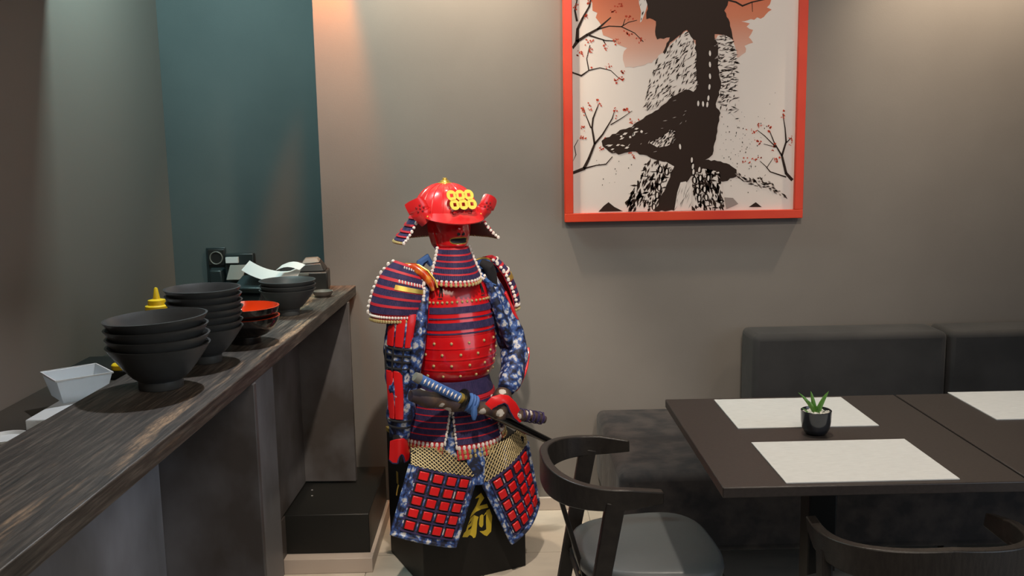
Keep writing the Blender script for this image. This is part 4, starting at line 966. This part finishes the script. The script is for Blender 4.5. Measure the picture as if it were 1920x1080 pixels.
# --- sleeves
def path_surf(path, rad, flat=1.0):
    pts = [Vector(p) for p in path]; n_ = len(pts) - 1
    def at(v):
        v = max(0.0, min(0.9999, v)) * n_; k = int(v); t = v - k
        p0 = pts[max(k - 1, 0)]; p1 = pts[k]; p2 = pts[k + 1]; p3 = pts[min(k + 2, n_)]
        c = 0.5 * ((2 * p1) + (p2 - p0) * t + (2 * p0 - 5 * p1 + 4 * p2 - p3) * t * t + (3 * p1 - p0 - 3 * p2 + p3) * t ** 3)
        return c, lerp(rad[k], rad[k + 1], t)
    def S(u, v):    # u angle, 0 = front (-y)
        c, r = at(v); c2, _ = at(v + 0.02); c0, _ = at(v - 0.02); d = (c2 - c0).normalized()
        f = Vector((0, -1, 0)); f = (f - d * f.dot(d)).normalized(); sd = d.cross(f)
        return c + f * math.cos(u) * r - sd * math.sin(u) * r * flat
    return S
rw = random.Random(8)
def sleeve(path, rad, flat=1.0):
    S = path_surf(path, rad, flat)
    ph = [rw.uniform(0, 6.28) for _ in range(6)]
    def S2(u, v):
        p = S(u, v); c = (S(0, v) + S(PI, v)) / 2
        k = 1 + 0.07 * math.sin(3 * u + 13 * v + ph[0]) + 0.05 * math.sin(2 * u - 31 * v + ph[1]) + 0.04 * math.sin(u * 5 + 47 * v + ph[2])
        return c + (p - c) * k
    mb = MB(); nu, nv = 28, 44; vv = [S2(2 * PI * q / nu, j / nv) for j in range(nv + 1) for q in range(nu)]; ff = []
    for j in range(nv):
        for q in range(nu): ff.append((j * nu + q, j * nu + (q + 1) % nu, (j + 1) * nu + (q + 1) % nu, (j + 1) * nu + q))
    ff += [tuple(range(nu))[::-1], tuple(nv * nu + q for q in range(nu))]
    return mb.add(vv, ff).build('sleeve', 'brocade', ar, smooth=80), S
slL, SAL = sleeve([(-0.125, -0.01, 1.06), (-0.165, -0.035, 1.00), (-0.182, -0.045, 0.92), (-0.195, -0.045, 0.83), (-0.205, -0.045, 0.755), (-0.205, -0.05, 0.68), (-0.208, -0.05, 0.60), (-0.212, -0.045, 0.52)],
                  [0.045, 0.056, 0.062, 0.058, 0.050, 0.050, 0.047, 0.034], 0.95)
MB().tube([(-0.110, -0.070, 1.030), (-0.132, -0.092, 0.97), (-0.148, -0.105, 0.90), (-0.158, -0.105, 0.83), (-0.168, -0.095, 0.76), (-0.172, -0.090, 0.69)], [0.014, 0.022, 0.026, 0.027, 0.024, 0.014], 12, flat=0.8).build('sleeve_fold', 'brocade', ar, smooth=80)
MB().tube([(0.118, -0.075, 1.030), (0.135, -0.085, 0.97), (0.160, -0.085, 0.90), (0.180, -0.085, 0.84), (0.192, -0.085, 0.80)], [0.014, 0.022, 0.026, 0.024, 0.014], 12, flat=0.8).build('sleeve_fold', 'brocade', ar, smooth=80)
def splint(S, parent, uc, w, v0, v1, m='red_plate', o=0.010):
    MB().grid(S, uc - w / 2, uc + w / 2, v0, v1, 5, 8, -0.004, o).build('splint', m, parent, bevel=0.003)
for uc in (-1.15, -0.55, 0.05): splint(SAL, slL, uc, 0.50, 0.24, 0.415)
for uc in (-1.15, -0.48): splint(SAL, slL, uc, 0.62, 0.565, 0.865, o=0.012)
cd = MB()
for uc in (-1.45, -0.85, -0.25, 0.35): cd.tube([SAL(uc, lerp(0.42, 0.56, k / 6)) + (SAL(uc, lerp(0.42, 0.56, k / 6)) - (SAL(0, .49) + SAL(PI, .49)) / 2).normalized() * 0.004 for k in range(7)], 0.0035, 6)
for vv_ in (0.425, 0.465, 0.505, 0.55, 0.875, 0.91): cd.tube([SAL(lerp(-1.7, 0.5, k / 10), vv_) + Vector((0, -0.004, 0)) for k in range(11)], 0.004, 6)
tag(cd.build('black_lattice', 'dark_cloth', slL), kind='stuff')
slR, SAR = sleeve([(0.12, 0.0, 1.06), (0.150, -0.025, 1.00), (0.178, -0.03, 0.93), (0.205, -0.03, 0.86), (0.228, -0.045, 0.79), (0.205, -0.09, 0.735), (0.165, -0.135, 0.695), (0.135, -0.165, 0.665)],
                  [0.040, 0.042, 0.044, 0.048, 0.050, 0.046, 0.040, 0.030], 1.0)
for uc in (1.2, 1.9): splint(SAR, slR, uc, 0.55, 0.60, 0.93)
for uc in (1.0, 1.7): splint(SAR, slR, uc, 0.55, 0.20, 0.42)

# --- hand guards
def hand(name, M, glove):
    def SG(u, v):   # u -1..1 across, v 0 bottom .. 1 top
        w = 0.033 * (0.86 + 0.18 * (1 - v))
        nt_ = 0.030 * max(0.0, 1 - (u / 0.34) ** 2) ** 0.6 if abs(u) < 0.34 else 0.0
        zb = -0.044 + nt_ + 0.010 * max(0, abs(u) - 0.75) * 4
        zt = 0.040 - 0.010 * abs(u) ** 2.5
        return M @ Vector((w * u, -0.034 * math.cos(u * 1.25) + 0.010, lerp(zb, zt, v)))
    h = MB().grid(SG, -1, 1, 0, 1, 32, 12, -0.003, 0.004).build(name, 'red_plate', ar, smooth=70, bevel=0.002)
    tr_ = MB().tube([SG(lerp(-1, 1, k / 32), 0.0) for k in range(33)], 0.0045, 6); tr_.build('cloth_binding', 'navy_cord', h)
    if glove:
        gv = MB().tube([M @ Vector(p) for p in ((0, 0.0, 0.05), (0, -0.004, 0.02), (0, -0.006, -0.02), (0.004, -0.004, -0.045))], [0.018, 0.022, 0.020, 0.010], 12)
        gv.build('glove', 'dark_cloth', h)
hand('hand_guard', Matrix.Translation((-0.224, -0.062, 0.487)), True)
OUT = [(0.029, 0.617), (0.036, 0.644), (0.056, 0.665), (0.086, 0.670), (0.116, 0.662), (0.144, 0.634), (0.163, 0.602), (0.177, 0.569)]
INN = [(0.045, 0.611), (0.057, 0.628), (0.075, 0.638), (0.096, 0.643), (0.107, 0.634), (0.119, 0.608), (0.135, 0.583), (0.159, 0.561)]
def poly_at(P, t):
    t = max(0.0, min(0.9999, t)) * (len(P) - 1); k = int(t); return Vector((lerp(P[k][0], P[k + 1][0], t - k), lerp(P[k][1], P[k + 1][1], t - k)))
def SGR(u, v):  # arched guard over the closed right hand
    p = poly_at(INN, u).lerp(poly_at(OUT, u), v)
    return (p.x, -0.188 - 0.030 * math.sin(PI * (0.15 + 0.7 * max(0, min(1, u)))) - 0.012 * math.sin(PI * max(0, min(1, 1 - v)) * 0.5), p.y)
hr = MB().grid(SGR, 0, 1, 0, 1, 28, 8, -0.003, 0.005).build('hand_guard', 'red_plate', ar, smooth=70, bevel=0.002)
MB().tube([SGR(k / 28, 0.0) for k in range(29)], 0.0045, 6).build('cloth_binding', 'navy_cord', hr)
gv = MB().tube([(0.125, -0.165, 0.66), (0.112, -0.180, 0.645), (0.100, -0.196, 0.615), (0.092, -0.196, 0.580)], [0.028, 0.036, 0.034, 0.022], 14); gv.build('glove', 'purple_brocade', hr)

# --- thigh guards
def quad(tl, tr, br, bl, bulge=0.02, fade=0.0):
    tl, tr, br, bl = map(Vector, (tl, tr, br, bl))
    def S(u, v):    # v 0 bottom .. 1 top
        p = bl.lerp(br, u).lerp(tl.lerp(tr, u), v)
        return p + Vector((0, -bulge * (1 - fade * max(0, min(1, v))) * math.sin(PI * max(0, min(1, u))), 0))
    return S
def thigh(tl, tr, br, bl, mtl, mtr, cols, rows, bulge, fade):
    S = quad(tl, tr, br, bl, bulge)
    tgd = MB().grid(S, 0, 1, 0, 1, 16, 14, -0.006, 0.0).build('thigh_guard', 'brocade', ar, smooth=70)
    rim_ = MB()
    ring_ = [S(0, t) for t in [1 - k / 12 for k in range(13)]] + [S(k / 12, 0) for k in range(1, 13)] + [S(1, k / 12) for k in range(1, 13)]
    rim_.tube(ring_, 0.0075, 8); rim_.build('padded_edge', 'brocade', tgd)
    MB().grid(S, 0.10, 0.93, 0.07, 0.985, 14, 14, 0.0, 0.002).build('backing', 'dark_cloth', tgd)
    la = MB()
    for i in range(cols + 1):
        u = lerp(0.105, 0.925, i / cols); la.grid(S, u - 0.014, u + 0.014, 0.075, 0.98, 2, 14, 0.001, 0.0045)
    for j in range(rows + 1):
        v = lerp(0.085, 0.975, j / rows); la.grid(S, 0.105, 0.925, v - 0.012, v + 0.012, 14, 2, 0.001, 0.0045)
    tag(la.build('lattice_strap', 'navy_cord', tgd), kind='stuff')
    bd = MB()
    for i in range(cols + 1):
        u = lerp(0.105, 0.925, i / cols)
        for j in range(rows): 
            v = lerp(0.085, 0.975, (j + 0.5) / rows); bd.grid(S, u - 0.009, u + 0.009, v - 0.05, v + 0.05, 2, 2, 0.002, 0.006)
    tag(bd.build('brocade_strip', 'brocade', tgd), kind='stuff')
    for i in range(cols):
        for j in range(rows):
            u = lerp(0.105, 0.925, (i + 0.5) / cols); v = lerp(0.085, 0.975, (j + 0.5) / rows); du = 0.82 / cols * 0.32; dv = 0.89 / rows * 0.33
            MB().grid(S, u - du, u + du, v - dv, v + dv, 2, 2, 0.001, 0.0095).build('plate', 'red_plate', tgd, bevel=0.0025)
    # gold mesh above
    SMh = quad(mtl, mtr, tr, tl, bulge, fade)
    MB().grid(SMh, 0, 1, 0, 1, 12, 6, -0.006, 0.0).build('mesh_backing', 'dark_cloth', tgd)
    gm = MB(); K = 15
    for i in range(-8, K + 1):
        for sg_ in (1, -1):
            pts = []
            for k in range(7):
                v = k / 6; u = (i + (v * 6 if sg_ > 0 else (1 - v) * 6)) / K
                if 0 <= u <= 1: pts.append(SMh(u, v) + Vector((0, -0.003, 0)))
            if len(pts) > 1: gm.tube(pts, 0.0022, 5)
    tag(gm.build('gold_mesh', 'chain', tgd), kind='stuff')
thigh((-0.222, -0.172, 0.462), (0.002, -0.188, 0.386), (-0.098, -0.232, 0.176), (-0.306, -0.200, 0.250), (-0.205, -0.128, 0.505), (0.030, -0.138, 0.470), 4, 5, 0.018, 1.0)
thigh((0.028, -0.192, 0.360), (0.234, -0.122, 0.452), (0.290, -0.095, 0.205), (0.128, -0.205, 0.130), (0.035, -0.158, 0.465), (0.226, -0.112, 0.518), 4, 5, 0.03, 0.2)
MB().grid(quad((-0.03, -0.165, 0.48), (0.05, -0.165, 0.48), (0.035, -0.190, 0.36), (-0.005, -0.190, 0.36), 0.012), 0, 1, 0, 1, 6, 8, -0.003, 0.002).build('brocade_flap', 'brocade', ar)
MB().grid(quad((0.10, -0.158, 0.47), (0.15, -0.145, 0.48), (0.135, -0.175, 0.405), (0.10, -0.18, 0.40), 0.012), 0, 1, 0, 1, 6, 8, -0.003, 0.002).build('brocade_flap', 'brocade', ar)

# ------------------------------------------------------------------ swords (local frame of the armour)
ka = thing('katana', (-0.186, 3.263, 0.0), ARM_R, 'sword with blue wrapped hilt and black scabbard held at the armour waist', 'sword')
A = Vector((-0.212, -0.235, 0.768)); B = Vector((0.31, -0.15, 0.452)); dK = (B - A).normalized()
hl = A + dK * 0.185
MB().tube([A, A + dK * 0.004, hl], [0.014, 0.0165, 0.0165], 12, flat=0.8).build('hilt', 'blue_cord', ka)
MB().tube([A - dK * 0.012, A + dK * 0.010], [0.015, 0.018], 12, flat=0.8).build('pommel', 'plastic_grey', ka)
rs = MB()
sdk = dK.cross(Vector((0, 1, 0))).normalized()
for k in range(10):
    c = A.lerp(hl, 0.14 + 0.80 * k / 9) + Vector((0, -0.0135, 0.001)); d1 = dK * 0.0045; d2 = sdk * 0.0105
    rs.add([c - d1, c + d2, c + d1, c - d2, c + Vector((0, -0.003, 0))], [(0, 1, 4), (1, 2, 4), (2, 3, 4), (3, 0, 4), (0, 3, 2, 1)])
tag(rs.build('ray_skin', 'white_cord', ka, smooth=0), kind='stuff')
MB().tube([hl + dK * 0.004, hl + dK * 0.012], [0.036, 0.036], 24, flat=0.9).build('guard', 'metal_black', ka)
MB().tube([hl - dK * 0.006, hl + dK * 0.004], [0.019, 0.019], 16).build('collar', 'gold', ka)
MB().tube([hl + dK * 0.012, A + dK * 0.35, A + dK * 0.62], [0.017, 0.0165, 0.012], 14, flat=0.75).build('scabbard', 'bowl_black_gloss', ka)
kn = MB()
for k in range(3): kn.tube([hl + dK * (0.035 + 0.012 * k) + Vector((0.0, -0.022 * math.cos(t), 0)) + sdk * 0.026 * math.sin(t) for t in [2 * PI * q / 16 for q in range(16)]], 0.0075, 8, closed=True)
kn.tube([hl + dK * 0.05 + Vector((0, -0.026, 0.0)), hl + dK * 0.045 + Vector((0, -0.03, -0.03)), hl + dK * 0.04 + Vector((0.004, -0.028, -0.052))], [0.009, 0.012, 0.006], 8)
kn.build('blue_cord_knot', 'blue_cord', ka)
sb = thing('brocade_sword', (-0.186, 3.263, 0.0), ARM_R, 'sword in a purple flowered brocade bag below the blue hilt', 'sword')
A2 = Vector((-0.222, -0.190, 0.700)); B2 = Vector((0.262, -0.205, 0.556)); d2_ = (B2 - A2).normalized()
MB().tube([A2.lerp(B2, k / 16) + Vector((0, 0.004 * math.sin(k * 1.9), 0.004 * math.sin(k * 2.3))) for k in range(17)], [0.018, 0.026, 0.028, 0.027, 0.026, 0.027, 0.025, 0.024, 0.023, 0.022, 0.022, 0.021, 0.020, 0.020, 0.019, 0.018, 0.013], 14).build('sword_bag', 'purple_brocade', sb, smooth=70)
wr_ = MB()
for k in range(11):
    c = A2.lerp(B2, 0.79 + 0.19 * k / 10); s1 = d2_.cross(Vector((0, 1, 0))).normalized(); tl_ = d2_ * (0.008 if k % 2 else -0.008)
    wr_.tube([c + Vector((0, -1, 0)) * 0.0205 * math.cos(t) + s1 * 0.0205 * math.sin(t) + tl_ * math.cos(t) for t in [2 * PI * q / 14 for q in range(14)]], 0.0022, 5, closed=True)
tag(wr_.build('binding_cord', 'navy_cord', sb), kind='stuff')

# ------------------------------------------------------------------ lamps on the ceiling
for i, (p, tg_, e, c_, ang, where) in enumerate(SPOTS):
    sp_ = thing('ceiling_spotlight', p, 0, 'small metal ceiling spotlight ' + where, 'spotlight')
    d = (Vector(tg_) - Vector(p)).normalized()
    MB().tube([-d * 0.09, -d * 0.085, -d * 0.01], [0.03, 0.036, 0.036], 20).build('spot_housing', 'lamp_metal', sp_)
    MB().tube([Vector((0, 0, 2.75 - p[2])), -d * 0.08], [0.008, 0.008], 8).build('stem', 'lamp_metal', sp_)
    l = light('spot_bulb', 'SPOT', (0, 0, 0), d, e, c_, 0.03, ang, 0.7); l.parent = sp_
